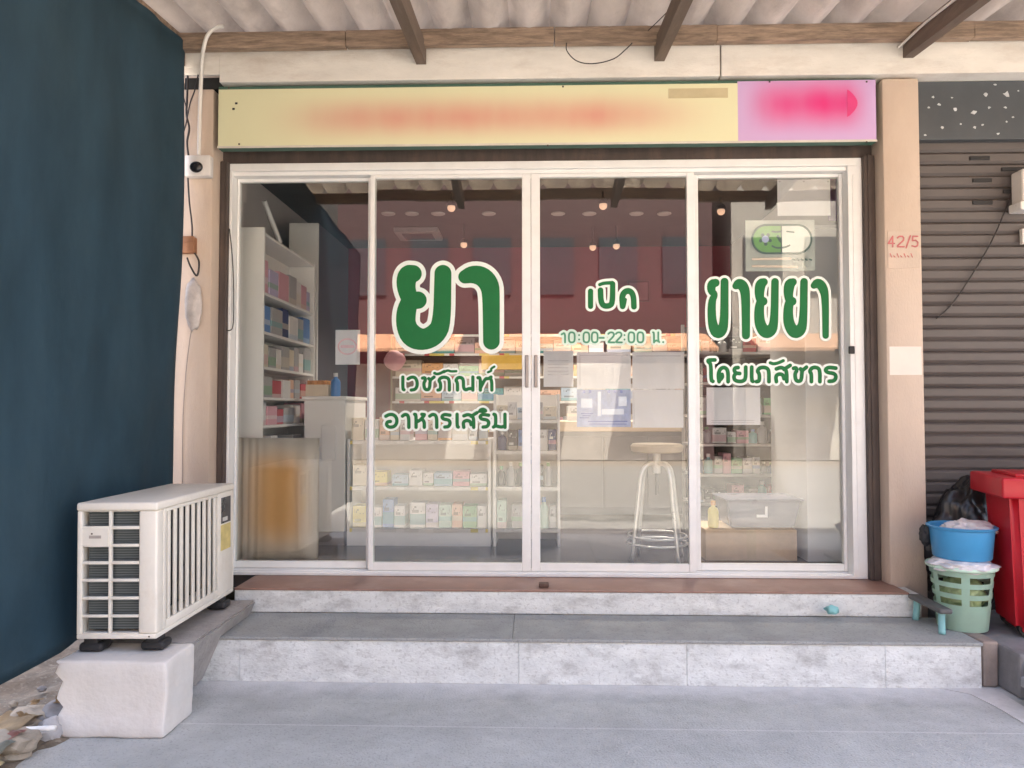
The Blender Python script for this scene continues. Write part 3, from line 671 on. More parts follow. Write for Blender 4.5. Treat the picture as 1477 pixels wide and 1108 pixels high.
cc = thing('security_camera', 'white box security camera with black lens on the left pillar', 'camera', P(286, 255, -.21))
a, b2 = P(268, 225, -.24), P(304, 255, -.24)
m = MB(); m.box(a.x, b2.x, -.255, -.202, b2.z, a.z, .006); m.build('housing', mat('camera_white', (.72, .69, .66), .4), cc, True, 40)
q = P(283, 241, -.265); m = MB(); m.ball(q, .034, 3, (1.1, .55, .95)); m.build('lens', mat('lens_black', (.015, .015, .018), .15), cc, True)
YP = -.222
wire('cable', 'black cable bundle running down the pillar above the camera', [P(271, 104, YP), P(270, 140, YP), P(269, 165, YP), P(273, 185, YP), P(270, 205, YP), P(272, 225, YP)], .006)
wire('cable', 'thin black cable crossing from the beam corner to the bundle', [P(286, 108, YP - .01), P(281, 130, YP - .012), P(274, 150, YP - .012), P(268, 180, YP - .012), P(263, 195, YP - .012)], .004)
wire('cable', 'thin black cable curling at the upper pillar edge', [P(265, 112, YP - .01), P(262, 128, YP - .016), P(266, 145, YP - .02), P(270, 160, YP - .02)], .0035)
wire('cable', 'black cable from the camera down to the brown box', [P(271, 255, YP), P(273, 290, YP), P(277, 325, YP), P(277, 344, YP)], .005)
wire('cable', 'black cable looping below the brown box', [P(280, 364, YP - .005), P(287, 378, YP - .012), P(284, 398, YP - .012), P(275, 385, YP - .015), P(270, 372, YP - .008)], .0055)
wire('cable', 'thin grey cord running down the lower left pillar', [P(277, 470, YP), P(270, 520, YP + .012), P(264, 600, YP + .016), P(263, 700, YP + .016)], .0028, mat('grey_cord', (.30, .25, .22), .6))
wire('cable', 'thin dark wire along the left jamb of the doors', [P(331, 330, -.075), P(335, 370, -.075), P(337, 420, -.075), P(336, 470, -.075), P(328, 477, -.075)], .003)
a, b2 = P(258, 343, YP), P(282, 366, YP)
m = MB(); m.box(a.x, b2.x, -.25, -.202, b2.z, a.z, .004); m.box(a.x - .002, b2.x + .002, -.254, -.236, (a.z + b2.z) / 2 + .012, a.z + .002, .002)
tag(m.build('junction_box', mat('rust_brown_box', (.30, .14, .07), .7, .2, 12)), 'small rust brown box on the left pillar between black cables', 'junction box')
m = MB(); m.ball(P(279, 440, -.235), .05, 3, (.95, .5, 3.0), .22, 2, 4)
tag(m.build('wrapped_joint', mat('foil_wrap', (.52, .47, .44), .55, .25, 14), None, True), 'pale bag wrapped round a cable joint on the left pillar', 'cable joint')

# ------------------------------------------------------------------ air conditioner
ACX0, ACX1, ACY0, ACY1, ACZ0, ACZ1 = -1.897, -1.562, -1.32, -.52, .362, .925
ac = thing('air_conditioner', 'beige outdoor air conditioner unit standing on a white block', 'air conditioner', ((ACX0 + ACX1) / 2, (ACY0 + ACY1) / 2, ACZ0))
ACM = mat('beige_casing', (.84, .79, .70), .45, .06, 5, .08, 60, stain=.4, stain_rgb=(.50, .41, .31), sscale=5)
COIL, t, b = nodes_mat('coil_fins', .4); b.inputs['Metallic'].default_value = .2
N = t.nodes.new; L = t.links.new
tc = N('ShaderNodeTexCoord'); wv = N('ShaderNodeTexWave'); wv.bands_direction = 'Z'; wv.inputs['Scale'].default_value = 30; wv.inputs['Distortion'].default_value = .6
cr = N('ShaderNodeMix'); cr.data_type = 'RGBA'; cr.inputs[6].default_value = (.05, .06, .062, 1); cr.inputs[7].default_value = (.17, .19, .19, 1)
L(tc.outputs['Object'], wv.inputs[0]); L(wv.outputs[0], cr.inputs[0]); L(cr.outputs[2], b.inputs['Base Color'])
def acx(zx): return ACX0 + (zx - 126) / (530 - 126) * (ACX1 - ACX0)
def acz(zy): return ACZ1 - (zy - 175) / (918 - 175) * (ACZ1 - ACZ0)
cx_ = [acx(150), acx(283), acx(297), acx(437)]
rws = [(225, 305), (322, 403), (418, 497), (513, 593), (608, 690), (705, 788), (802, 885)]
m = MB()
T = .02
m.box(ACX0 - .004, ACX1 + .004, ACY0 - .004, ACY1 + .004, ACZ1 - .035, ACZ1, .010, 3)     # lid
m.box(ACX0, ACX1, ACY0, ACY1, ACZ0, ACZ0 + .02, .004)                                          # base
m.box(ACX0, ACX0 + .012, ACY0 + T, ACY1, ACZ0 + .02, ACZ1 - .035)                              # back
m.box(ACX0 + .012, ACX1, ACY1 - .012, ACY1, ACZ0 + .02, ACZ1 - .035)                           # far end
zt, zb = ACZ1 - .035, ACZ0 + .02
m.box(ACX0, cx_[0], ACY0, ACY0 + T, zb, zt, .003); m.box(cx_[1], cx_[2], ACY0 + .003, ACY0 + T, zb, zt, .002)
m.box(cx_[3], ACX1, ACY0, ACY0 + .06, zb, zt, .009, 3)
edges = [acz(r_[0]) for r_ in rws] + []
tops = [acz(r_[0]) for r_ in rws]; bots = [acz(r_[1]) for r_ in rws]
bars = [(zt, tops[0])] + [(bots[k], tops[k + 1]) for k in range(6)] + [(bots[6], zb)]
for (hi, lo) in bars:
    if hi - lo < .002: continue
    for (l_, r_) in ((cx_[0], cx_[1]), (cx_[2], cx_[3])): m.box(l_, r_, ACY0 + .002, ACY0 + T - .002, lo, hi, .002)
m.box(cx_[0], cx_[1], ACY0 + .001, ACY0 + T - .003, bots[1] - .002, tops[1] + .002)            # blank plate
# front side (towards the steps)
gy0, gy1 = -1.235, -.71
m.box(ACX1 - .02, ACX1, ACY0 + .06, gy0, zb, zt, .003); m.box(ACX1 - .02, ACX1, gy1, ACY1 - .012, zb, zt, .003)
gz0, gz1 = zb + .035, zt - .015
m.box(ACX1 - .02, ACX1, gy0, gy1, zb, gz0, .003); m.box(ACX1 - .02, ACX1, gy0, gy1, gz1, zt, .003)
m.build('casing', ACM, ac, True, 35)
m = MB(); m.box(ACX0 + .03, ACX1 - .15, ACY0 + .035, ACY1 - .05, zb + .01, zt - .01); m.box(ACX1 - .15, ACX1 - .075, ACY0 + .035, ACY0 + .07, zb + .01, zt - .01); m.build('coil', COIL, ac)
m = MB(); m.box(ACX1 - .148, ACX1 - .14, ACY0 + .08, ACY1 - .05, zb + .01, zt - .01); m.build('fan_shroud', BLACK, ac)
m = MB(); ns = 9
for k in range(ns):
    y = gy0 + (gy1 - gy0) * (k + .5) / ns
    m.box(ACX1 - .012, ACX1 - .002, y - .012, y + .012, gz0, gz1, .002, 2)
m.build('grille', ACM, ac, True, 35)
m = MB(); cyf = (gy0 + gy1) / 2; czf = (gz0 + gz1) / 2
for k in range(3):
    a_ = k * 2.094
    pts = [Vector((ACX1 - .04, cyf + r_ * math.cos(a_ + da), czf + r_ * math.sin(a_ + da))) for r_, da in ((.04, 0), (.2, -.1), (.22, .5), (.12, .8), (.04, .9))]
    m.prism(pts, (.006, 0, 0))
m.prism([Vector((ACX1 - .045, cyf + .05 * math.cos(k * .4), czf + .05 * math.sin(k * .4))) for k in range(16)], (.014, 0, 0))
m.build('fan', BLACK, ac)
m = MB(); m.box(ACX1, ACX1 + .0015, -.675, -.56, .735, .865); m.build('badge', mat('black_badge', (.03, .03, .04), .3), ac)
m = MB(); m.box(ACX1 + .0015, ACX1 + .002, -.66, -.60, .745, .765); m.build('badge_mark', mat('silver_mark', (.6, .6, .58), .3), ac)
m = MB(); m.box(ACX1, ACX1 + .0014, -.68, -.56, .60, .728); m.build('energy_label', mat('yellow_label', (.68, .55, .22), .5, .2, 20), ac)
m = MB(); m.box(cx_[0] + .03, cx_[1] - .03, ACY0 - .0008, ACY0 + .003, (tops[1] + bots[1]) / 2 - .006, (tops[1] + bots[1]) / 2 + .006); m.build('nameplate', mat('grey_plate', (.45, .40, .36), .4), ac)
for x, z in ((acx(200), acz(345)), (ACX1 - .03, acz(905)), (acx(140), acz(190))): m = MB(); m.box(x - .003, x + .003, ACY0 - .0015, ACY0 + .001, z - .003, z + .003); m.build('screw', DKBROWN, ac)
for (x, y) in ((-1.85, -1.27), (-1.60, -1.25), (-1.85, -.62), (-1.60, -.62)):
    m = MB(); m.box(x - .05, x + .05, y - .035, y + .05, .303, ACZ0 - .022, .014, 3); m.box(x - .03, x + .03, y - .03, y + .03, ACZ0 - .03, ACZ0, .008)
    m.build('rubber_foot', BLACK, ac, True, 40)
ac.rotation_euler = (0, R(-.6), R(.4))

# block and plinth
BLK = mat('white_painted_block', (.74, .70, .66), .75, .06, 6, .3, 50, stain=.3, stain_rgb=(.5, .42, .35), sscale=4)
m = MB(); m.box(-1.915, -1.47, -1.41, -1.16, .0, .30, .014, 3)
bmesh.ops.subdivide_edges(m.bm, edges=m.bm.edges[:], cuts=7, use_grid_fill=True)
for v in m.bm.verts:
    k = noise.noise(v.co * 9)
    if v.co.x < -1.89: v.co.x += .016 * math.sin(v.co.z * 120) + .016 * k
    else: v.co += Vector((k * .005, k * .006, noise.noise(v.co * 6 + Vector((4, 0, 0))) * .006))
    if v.co.z < .06: v.co.y -= .012
tag(m.build('support_block', BLK, None, True, 60), 'white painted concrete block with a jagged edge under the air conditioner', 'block')
m = MB()
prof = [(-1.95, 0), (-1.605, 0), (-1.475, .296), (-1.95, .296)]
m.prism([(x, -1.155, z) for x, z in prof], (0, .735, 0))
bmesh.ops.bevel(m.bm, geom=m.bm.edges[:], offset=.012, segments=2, affect='EDGES')
bmesh.ops.subdivide_edges(m.bm, edges=m.bm.edges[:], cuts=4, use_grid_fill=True)
for v in m.bm.verts: v.co += noise.noise_vector(v.co * 11) * .006
tag(m.build('concrete_plinth', mat('rough_concrete', (.40, .37, .35), .9, .2, 6, .6, 45, stain=.6, stain_rgb=(.24, .21, .19), sscale=5), None, True, 50), 'rough grey concrete plinth sloping beside the steps under the unit', 'plinth')

# ------------------------------------------------------------------ rubble and scraps on the left
m = MB(); n1_, n2_ = 40, 60; rows = []
for j in range(n2_ + 1):
    rows.append([])
    for i in range(n1_ + 1):
        x = -3.2 + 1.36 * i / n1_; y = -2.6 + 2.3 * j / n2_
        edge = -1.90 + .05 * noise.noise(Vector((y * 3, 1, 0))) + max(0, -1.45 - y) * .05
        h = .05 * min(1, max(-1, (edge - x) * 5)) + .03 * noise.fractal(Vector((x * 5, y * 5, 0)), 1, 2, 4)
        rows[-1].append(m.bm.verts.new((x, y, h - .005)))
for a, b2 in zip(rows, rows[1:]):
    for i in range(n1_): m.bm.faces.new([a[i], a[i + 1], b2[i + 1], b2[i]])
DIRT = mat('dirt', (.20, .16, .12), .95, .35, 8, .8, 40, stain=.6, stain_rgb=(.07, .06, .05), sscale=6, speck=.5, speck_rgb=(.36, .31, .25), spscale=45)
tag(m.build('dirt_ground', DIRT, None, True), kind='structure')
def scrap(name, label, cat, c, r, s, seed, mt, amp=.35, fr=1.5):
    m = MB(); m.ball(c, r, 3, s, amp, fr, seed); return tag(m.build(name, mt, None, True, 40), label, cat)
STN = mat('rubble_stone', (.33, .28, .22), .9, .3, 9, .5, 40)
STN2 = mat('grey_rubble', (.24, .23, .23), .9, .3, 9, .5, 40)
scrap('rubble_stone', 'tan broken stone at the left edge under the tarpaulin', 'stone', (-1.99, -1.60, .05), .11, (1.1, .8, .5), 1, STN)
scrap('rubble_stone', 'dark grey stone lying near the white block', 'stone', (-1.96, -1.32, .05), .085, (.9, 1, .6), 2, STN2)
scrap('rubble_stone', 'small grey stone in front of the white block beside the pipe', 'stone', (-1.925, -1.44, .035), .055, (.8, .9, .9), 5, mat('pale_rubble', (.42, .40, .40), .9, .2, 9, .4, 40))
scrap('rubble_stone', 'yellowish flat stone in the left foreground corner', 'stone', (-2.03, -1.74, .045), .10, (1.1, .8, .35), 8, mat('yellow_rubble', (.46, .38, .22), .9, .25, 9, .4, 40))
scrap('rubble_stone', 'brown lump of earth farther back below the tarpaulin', 'stone', (-2.05, -1.38, .05), .10, (1, 1, .5), 11, STN)
def crumple(name, label, cat, cen, lx, ly, amp, seed, mt, rotz=0, fr=7):
    m = MB(); n = 14; rows = []
    for j in range(n + 1):
        rows.append([])
        for i in range(n + 1):
            x = (i / n - .5) * lx; y = (j / n - .5) * ly
            z = amp * noise.fractal(Vector((x * fr + seed, y * fr, seed)), 1, 2, 4)
            q = Matrix.Rotation(rotz, 3, 'Z') @ Vector((x + .2 * z, y + .3 * z, z)); rows[-1].append(m.bm.verts.new(Vector(cen) + q))
    for a, b2 in zip(rows, rows[1:]):
        for i in range(n): m.bm.faces.new([a[i], a[i + 1], b2[i + 1], b2[i]])
    bmesh.ops.solidify(m.bm, geom=m.bm.faces[:], thickness=.003)
    return tag(m.build(name, mt, None, True, 50), label, cat)
crumple('cardboard_scrap', 'torn tan cardboard scrap lying on the rubble', 'scrap', (-2.04, -1.50, .095), .15, .20, .02, 3, mat('tan_scrap', (.42, .32, .20), .9, .3, 12))
crumple('plastic_scrap', 'crumpled grey green plastic scrap in the left corner', 'scrap', (-1.98, -1.72, .08), .16, .10, .03, 6, mat('grey_green_scrap', (.24, .24, .19), .6, .3, 10))
crumple('plastic_scrap', 'reddish plastic scrap below the white pipe', 'scrap', (-1.985, -1.62, .09), .12, .10, .04, 9, mat('red_scrap', (.34, .15, .12), .6, .4, 14))
LEAF = mat('dry_leaf', (.30, .20, .10), .85, .4, 20)
for k in range(9):
    x, y = -2.06 + random.uniform(-.1, .14), -1.72 + random.uniform(0, .55)
    crumple('dry_leaf', 'small dry leaf lying on the rubble under the tarpaulin', 'leaf', (x, y, .10 + .01 * k % .03), .05, .022, .012, k * 3.1, LEAF, random.uniform(0, 3), 14)['group'] = 'dry leaves on the rubble'
for k in range(30):
    x, y = -2.10 + random.uniform(-.1, .17), -1.80 + random.uniform(0, .75)
    o = scrap('pebble', 'small pebble among the rubble under the tarpaulin', 'pebble', (x, y, .045 + random.uniform(0, .03)), random.uniform(.010, .026), (1, random.uniform(.6, 1), .7), k * 1.7, random.choice([STN, STN2, STN]), .3); o['group'] = 'pebbles in the rubble'
m = MB(); m.tube([P(12, 1052, -1.53), P(45, 1052, -1.53), P(80, 1050, -1.52)], .010, 10, 2); 
tag(m.build('drain_pipe', mat('white_pipe', (.80, .78, .76), .35), None, True), 'short white plastic drain pipe lying on the rubble', 'pipe')

# ------------------------------------------------------------------ right side: neighbour shutter, bin, baskets
rs = thing('roller_shutter', 'closed dark grey roller shutter of the neighbouring shop', 'shutter', (3.2, -.05, .2))
m = MB(); prof = []; z = .22; zt_ = P(1400, 207, -.05).z + .08; pt = .068; k = 0
while z < zt_:
    for dz, dy in ((0, 0), (.006, -.004), (.014, -.010), (.052, -.014), (.060, -.006), (.066, .004)):
        if z + dz < zt_: prof.append((z + dz, dy + .0015 * math.sin(k * 2.3)))
    z += pt; k += 1
x0_, x1_ = 2.177, 5.6
for (za, ya), (zb2, yb2) in zip(prof, prof[1:]):
    m.quad([(x0_, -.05 + ya, za), (x1_, -.05 + ya, za), (x1_, -.05 + yb2, zb2), (x0_, -.05 + yb2, zb2)])
bmesh.ops.remove_doubles(m.bm, verts=m.bm.verts[:], dist=.0005)
SHUT = mat('shutter_steel', (.095, .082, .078), .5, .15, 4, .1, 40, stain=.4, stain_rgb=(.10, .085, .08), sscale=3, stretch=(.5, 1, 2))
m.build('slat_curtain', SHUT, rs)
m = MB(); m.box(2.177, 5.6, -.13, -.075, zt_ - .085, 3.188, .004); up = m.build('header_panel', DKGREY, rs)
fl = [(1340, 155, 5), (1346, 140, 6), (1355, 151, 6), (1373, 141, 4), (1378, 158, 7), (1386, 179, 5), (1405, 163, 10), (1422, 136, 10), (1435, 122, 5), (1452, 136, 12), (1427, 155, 6), (1450, 155, 5), (1461, 169, 4), (1452, 176, 5), (1406, 184, 6), (1417, 180, 5), (1440, 193, 5), (1360, 184, 6), (1334, 195, 5), (1469, 131, 4)]
for u, v, s in fl:
    pts = []
    for k in range(6):
        a_ = k * 1.047 + random.uniform(-.4, .4); r_ = s * .5 * random.uniform(.5, 1.15)
        pts.append(P(u + r_ * math.cos(a_), v + r_ * .75 * math.sin(a_), -.132))
    m = MB(); m.bm.faces.new([m.bm.verts.new(q) for q in pts])
    m.build('pale_fleck', mat('pale_flecks', (.50, .53, .55), .5, .3, 40), up)  # small irregular pale patches on the header panel
for (u0, u1, v) in ((1399, 1428, 228), (1403, 1431, 260), (1403, 1432, 292), (1445, 1480, 244), (1447, 1475, 276)):
    a, b2 = P(u0, v - 2.6, -.068), P(u1, v + 2.6, -.068); m = MB(); m.box(a.x, b2.x, -.0705, -.060, b2.z, a.z, .003); m.build('vent_slot', BLACK, rs)
wire('cable', 'thin black cable slanting down across the dark roller shutter', [P(1468, 246, -.085), P(1455, 290, -.085), P(1432, 345, -.085), P(1400, 400, -.085), P(1372, 440, -.085), P(1350, 460, -.085)], .0042)
tt = thing('wall_fitting', 'cream light fitting cut by the right edge of the photo', 'light fitting', P(1478, 305, -.16))
a, b2 = P(1468, 246, -.15), P(1500, 292, -.15)
m = MB(); m.box(a.x, b2.x, -.19, -.085, b2.z, a.z, .01); m.build('housing', PVC, tt)
m = MB(); a, b2 = P(1464, 292, -.15), P(1502, 305, -.15); m.box(a.x, b2.x, -.20, -.086, b2.z, a.z - .002, .01); m.build('shade', mat('shade_white', (.78, .76, .72), .3), tt)
a, b2 = P(1473, 330, -.09), P(1500, 352, -.09)
m = MB(); m.box(a.x, b2.x, -.10, -.072, b2.z, a.z, .003); tag(m.build('socket_box', PVC), 'small white box on the shutter below the cream fitting', 'box')
m = MB(); m.box(1.33, 1.36, 0, 0, 0, 0) if False else None
# white patch on pillar
a, b2 = P(1282, 500, -.2), P(1331, 541, -.2)
m = MB(); m.box(1.984, 2.160, -.2012, -.1995, b2.z, a.z); o = m.build('paint_patch', mat('fresh_cream', (.74, .67, .60), .7, .04), bld)

nb = MB(); nb.box(2.20, 4.6, -.92, .1, 0, .205, .015, 2); nb.box(4.4, 4.6, -1.0, -.92, 0, .10, .012, 2)
tag(nb.build('neighbour_step', mat('dark_concrete', (.20, .195, .20), .85, .2, 6, .4, 60, stain=.5, stain_rgb=(.30, .29, .29), sscale=4)), 'grey concrete step in front of the neighbouring shutter', 'step')
SLAB = mat('grey_slab', (.26, .255, .26), .85, .25, 7, .5, 60, stain=.5, stain_rgb=(.40, .39, .385), sscale=5)
for k, (sx_, sy_, sr_, lb) in enumerate(((2.50, -1.08, 4, 'lowest grey slab of the stack below the red bin'), (2.52, -1.065, -3, 'second grey slab up in the stack below the red bin'), (2.49, -1.07, 6, 'third grey slab up in the stack below the red bin'), (2.55, -1.06, -2, 'topmost grey slab of the stack below the red bin'))):
    m = MB(); m.box(sx_ - .33, sx_ + .33, sy_ - .105, sy_ + .105, .006 + k * .043, .046 + k * .043, .005, 1, rot=Matrix.Rotation(R(sr_), 3, 'Z'), jit=.004)
    tag(m.build('concrete_slab', SLAB), lb, 'slab')
# cement fillet and gutter strip
pts = [(1318, 986), (1345, 978), (1399, 972), (1420, 985), (1480, 1022), (1480, 1046), (1440, 1022), (1400, 1002), (1360, 994)]
m = MB(); vs = []
for u, v in pts:
    d = RM @ Vector(((u - 738.5) / F, -(v - 554) / F, -1)); t_ = (-CAMZ + .001) / d.z; vs.append(Vector((0, CAMY, CAMZ)) + d * t_)
m.prism(vs, (0, 0, .003))
tag(m.build('cement_patch', mat('pale_cement', (.60, .585, .58), .9, .15, 8, .5, 60)), kind='structure')
m = MB(); m.quad([(2.20, -2.6, .004), (5, -2.6, .004), (5, -1.12, .004), (2.27, -1.12, .004)]); 
tag(m.build('neighbour_paving', mat('dark_paving', (.17, .165, .175), .8, .2, 5, .3, 60)), kind='structure')

# red bin
RED = mat('red_plastic', (.50, .012, .025), .38, .10, 6, .05, 50, stain=.2, stain_rgb=(.28, .03, .03), sscale=3)
bn = thing('rubbish_bin', 'large red plastic rubbish bin in front of the roller shutter', 'bin', (2.66, -.62, .205))
bx0, by0, bw, bd, z0_, z1_ = 2.33, -.80, .70, .36, .205, .985
m = MB()
def frust(m, x0, x1, y0, y1, z0, z1, tap, bev):
    r = bmesh.ops.create_cube(m.bm, size=1)['verts']
    for v in r:
        k = tap if v.co.z < 0 else 0
        v.co = Vector(((x0 + x1) / 2 + (x1 - x0 - 2 * k) * v.co.x, (y0 + y1) / 2 + (y1 - y0 - 2 * k) * v.co.y, z0 if v.co.z < 0 else z1))
    bmesh.ops.bevel(m.bm, geom=list({e for v in r for e in v.link_edges}), offset=bev, segments=3, affect='EDGES')
frust(m, bx0, bx0 + bw, by0, by0 + bd, z0_ + .03, z1_ - .06, .03, .03)
m.build('body', RED, bn, True, 50)
m = MB(); m.box(bx0 - .05, bx0 + bw + .035, by0 - .035, by0 + bd + .035, z1_ - .10, z1_, .012, 3); m.box(bx0 + .03, bx0 + bw - .03, by0 + .03, by0 + bd - .03, z1_ - .004, z1_ + .016, .006)
m.build('rim', RED, bn, True, 50)
for y in (by0 + .07, by0 + .27):
    m = MB(); m.prism([Vector((bx0 + .09 + .045 * math.cos(k * .4), y, z0_ + .046 + .045 * math.sin(k * .4))) for k in range(16)], (0, .03, 0)); m.build('wheel', BLACK, bn)
m = MB(); m.box(bx0 + bw - .12, bx0 + bw - .05, by0 + .08, by0 + bd - .08, z0_, z0_ + .04, .008); m.build('foot', RED, bn)
bn.rotation_euler = (0, 0, R(-12))

# wooden block, basket, basin, stool, bags
m = MB(); m.box(2.118, 2.192, -.78, -.42, .006, TR, .01, 2, jit=.004); tag(m.build('rough_block', mat('brown_grey_block', (.28, .23, .20), .9, .25, 8, .4, 40)), 'rough brown grey block beside the right end of the tread', 'block')
MINT = mat('mint_plastic', (.56, .76, .64), .4, .06, 8)
BKX, BKY, BKZ = 2.165, -.535, TR + .002
bk = thing('laundry_basket', 'mint green slotted plastic basket below the blue basin', 'basket', (BKX, BKY, BKZ))
m = MB(); n = 72; rings = []
levels = [0, .05, .10, .13, .16, .185, .215, .24, .27, .295, .305]
for li, z in enumerate(levels):
    r_ = .112 + .034 * z / .305
    rings.append([m.bm.verts.new((BKX + r_ * math.cos(2 * math.pi * k / n), BKY + r_ * math.sin(2 * math.pi * k / n), BKZ + z)) for k in range(n)])
m.bm.faces.new(rings[0][::-1])
for li in range(len(levels) - 1):
    for k in range(n):
        slot = li in (3, 5, 7) and (k % 12) not in (0, 1, 2)
        if slot: continue
        m.bm.faces.new([rings[li][k], rings[li][(k + 1) % n], rings[li + 1][(k + 1) % n], rings[li + 1][k]])
bmesh.ops.solidify(m.bm, geom=m.bm.faces[:], thickness=.004)
m.build('wall', MINT, bk, True, 40)
m = MB(); m.tube([(BKX + .152 * math.cos(k * .2), BKY + .152 * math.sin(k * .2), BKZ + .308) for k in range(33)], .011, 8, 1); m.build('rim', MINT, bk, True)
m = MB(); m.ball((BKX, BKY, BKZ + .16), .10, 4, (1, 1, .95), .3, 3, 2); tag(m.build('carrier_bag', mat('green_grey_bag', (.34, .40, .22), .5, .5, 14), None, True), 'green and grey bundle inside the mint basket', 'bag')
m = MB()
pr = [(.0, .0), (.125, .0), (.132, .006), (.146, .145), (.158, .153), (.161, .160), (.153, .163), (.142, .156), (.126, .012), (0, .012)]
m.lathe(pr, (BKX + .01, BKY + .01, BKZ + .345), 48, cap=False); bmesh.ops.remove_doubles(m.bm, verts=m.bm.verts[:], dist=.0004)
tag(m.build('wash_basin', mat('sky_blue_plastic', (.06, .30, .58), .35, .05, 8), None, True, 50), 'sky blue plastic wash basin on top of the basket', 'basin')
WBAG = mat('white_film', (.68, .66, .68), .45, .15, 10)
m = MB(); m.ball((BKX - .01, BKY - .02, BKZ + .315), .15, 5, (1.02, .95, .24), .22, 2.2, 7); tag(m.build('plastic_bag', WBAG, None, True), 'white plastic bag squeezed between blue basin and mint basket', 'bag')
m = MB(); m.ball((BKX + .06, BKY + .03, BKZ + .48), .11, 5, (1.1, .9, .45), .28, 2.4, 12); tag(m.build('plastic_bag', WBAG, None, True), 'crumpled white plastic bag inside the blue basin', 'bag')
m = MB(); m.ball((2.40, -.22, .56), .22, 5, (1.0, .55, 1.65), .25, 1.8, 5); tag(m.build('shadow_bag', mat('shadow_black', (.012, .012, .014), .35, .1), None, True), 'black bag shape standing for the shadow between the pillar and red bin', 'bag')  # black form added to stand for the shadow below the shutter
m = MB(); m.ball((2.035, -.45, .66), .032, 4, (1.0, .8, 1.7), .25, 1.8, 21); tag(m.build('dark_cloth', BLACK, None, True), 'dark folded cloth stuck between the blue basin and the pillar', 'cloth')
TEAL = mat('teal_plastic', (.24, .50, .52), .4, .05)
sl = thing('plastic_stool', 'narrow teal legged plastic step stool left of the mint basket', 'stool', (2.0, -.52, TR))
m = MB(); m.box(1.965, 2.030, -.70, -.39, TR + .105, TR + .13, .01, 3); m.build('seat', mat('dark_grey_plastic', (.10, .10, .10), .5), sl)
for y in (-.655, -.42):
    m = MB(); m.tube([(1.998, y, TR + .105), (1.997, y, TR + .06), (1.994, y + (.008 if y > -.5 else -.008), TR + .001)], .0165, 8, 3); m.build('leg', TEAL, sl, True)

# ------------------------------------------------------------------ interior furniture
STRIP, t, b = nodes_mat('price_tags', .4); N = t.nodes.new; L = t.links.new
tc = N('ShaderNodeTexCoord'); mp = N('ShaderNodeMapping'); mp.inputs['Scale'].default_value = (19, 0, 0); L(tc.outputs['Object'], mp.inputs[0])
fl_ = N('ShaderNodeVectorMath'); fl_.operation = 'FLOOR'; L(mp.outputs[0], fl_.inputs[0]); wn = N('ShaderNodeTexWhiteNoise'); L(fl_.outputs[0], wn.inputs[0])
cr = N('ShaderNodeValToRGB'); cr.color_ramp.interpolation = 'CONSTANT'
for p_, c_ in ((0, (.72, .70, .68, 1)), (.55, (.82, .80, .78, 1)), (.7, (.75, .62, .18, 1)), (.82, (.60, .12, .12, 1)), (.9, (.72, .70, .68, 1))):
    e = cr.color_ramp.elements.new(p_) if p_ else cr.color_ramp.elements[0]; e.color = c_
cr.color_ramp.elements[-1].color = (.72, .70, .68, 1)
L(wn.outputs[0], cr.inputs[0]); L(cr.outputs[0], b.inputs['Base Color'])
def shelf_unit(name, label, x0, x1, y0, y1, z0, z1, boards, mt=WHITE, back=None, openx=None, th=.018, cat='shelf', sides=True):
    t_ = thing(name, label, cat, ((x0 + x1) / 2, (y0 + y1) / 2, z0))
    m = MB()
    if openx is None:      # open towards the street
        if sides:
            m.box(x0, x0 + th, y0, y1, z0, z1); m.box(x1 - th, x1, y0, y1, z0, z1)
        m.box(x0 + th, x1 - th, y1 - th, y1, z0, z1)
    else:                  # open towards +x or -x
        m.box(x0, x1, y0, y0 + th, z0, z1, .002); m.box(x0, x1, y1 - th, y1, z0, z1)
        xb = x0 if openx > 0 else x1 - th
        m.box(xb, xb + th, y0 + th, y1 - th, z0, z1)
    m.build('carcass', mt, t_)
    for z in boards:
        m = MB()
        if openx is None: m.box(x0 + th, x1 - th, y0 + .004, y1 - th, z - th, z, .002)
        else:
            a_, c2 = (x0 + th, x1 - .004) if openx > 0 else (x0 + .004, x1 - th)
            m.box(a_, c2, y0 + th, y1 - th, z - th, z, .002)
        m.build('board', back or mt, t_)
    if openx is None:
        for z in boards:
            m = MB(); m.box(x0 + th + .001, x1 - th - .001, y0 - .002, y0 + .003, z - .026, z - .002); m.build('price_strip', STRIP, t_)
    return t_
PAL = {'white': (.72, .70, .70), 'pale blue': (.42, .55, .70), 'blue': (.10, .24, .55), 'navy': (.03, .06, .18), 'pink': (.68, .36, .42), 'red': (.50, .07, .09), 'peach': (.75, .46, .33),
       'yellow': (.72, .60, .18), 'green': (.18, .42, .20), 'mint': (.46, .62, .54), 'grey': (.40, .39, .40), 'lilac': (.52, .46, .66), 'cream': (.70, .62, .50), 'orange': (.70, .33, .10), 'teal': (.10, .38, .40), 'black': (.03, .03, .035)}
ORD = ['first', 'second', 'third', 'fourth', 'fifth', 'sixth', 'seventh', 'eighth', 'ninth', 'tenth', 'eleventh', 'twelfth', 'thirteenth', 'fourteenth', 'fifteenth', 'sixteenth']
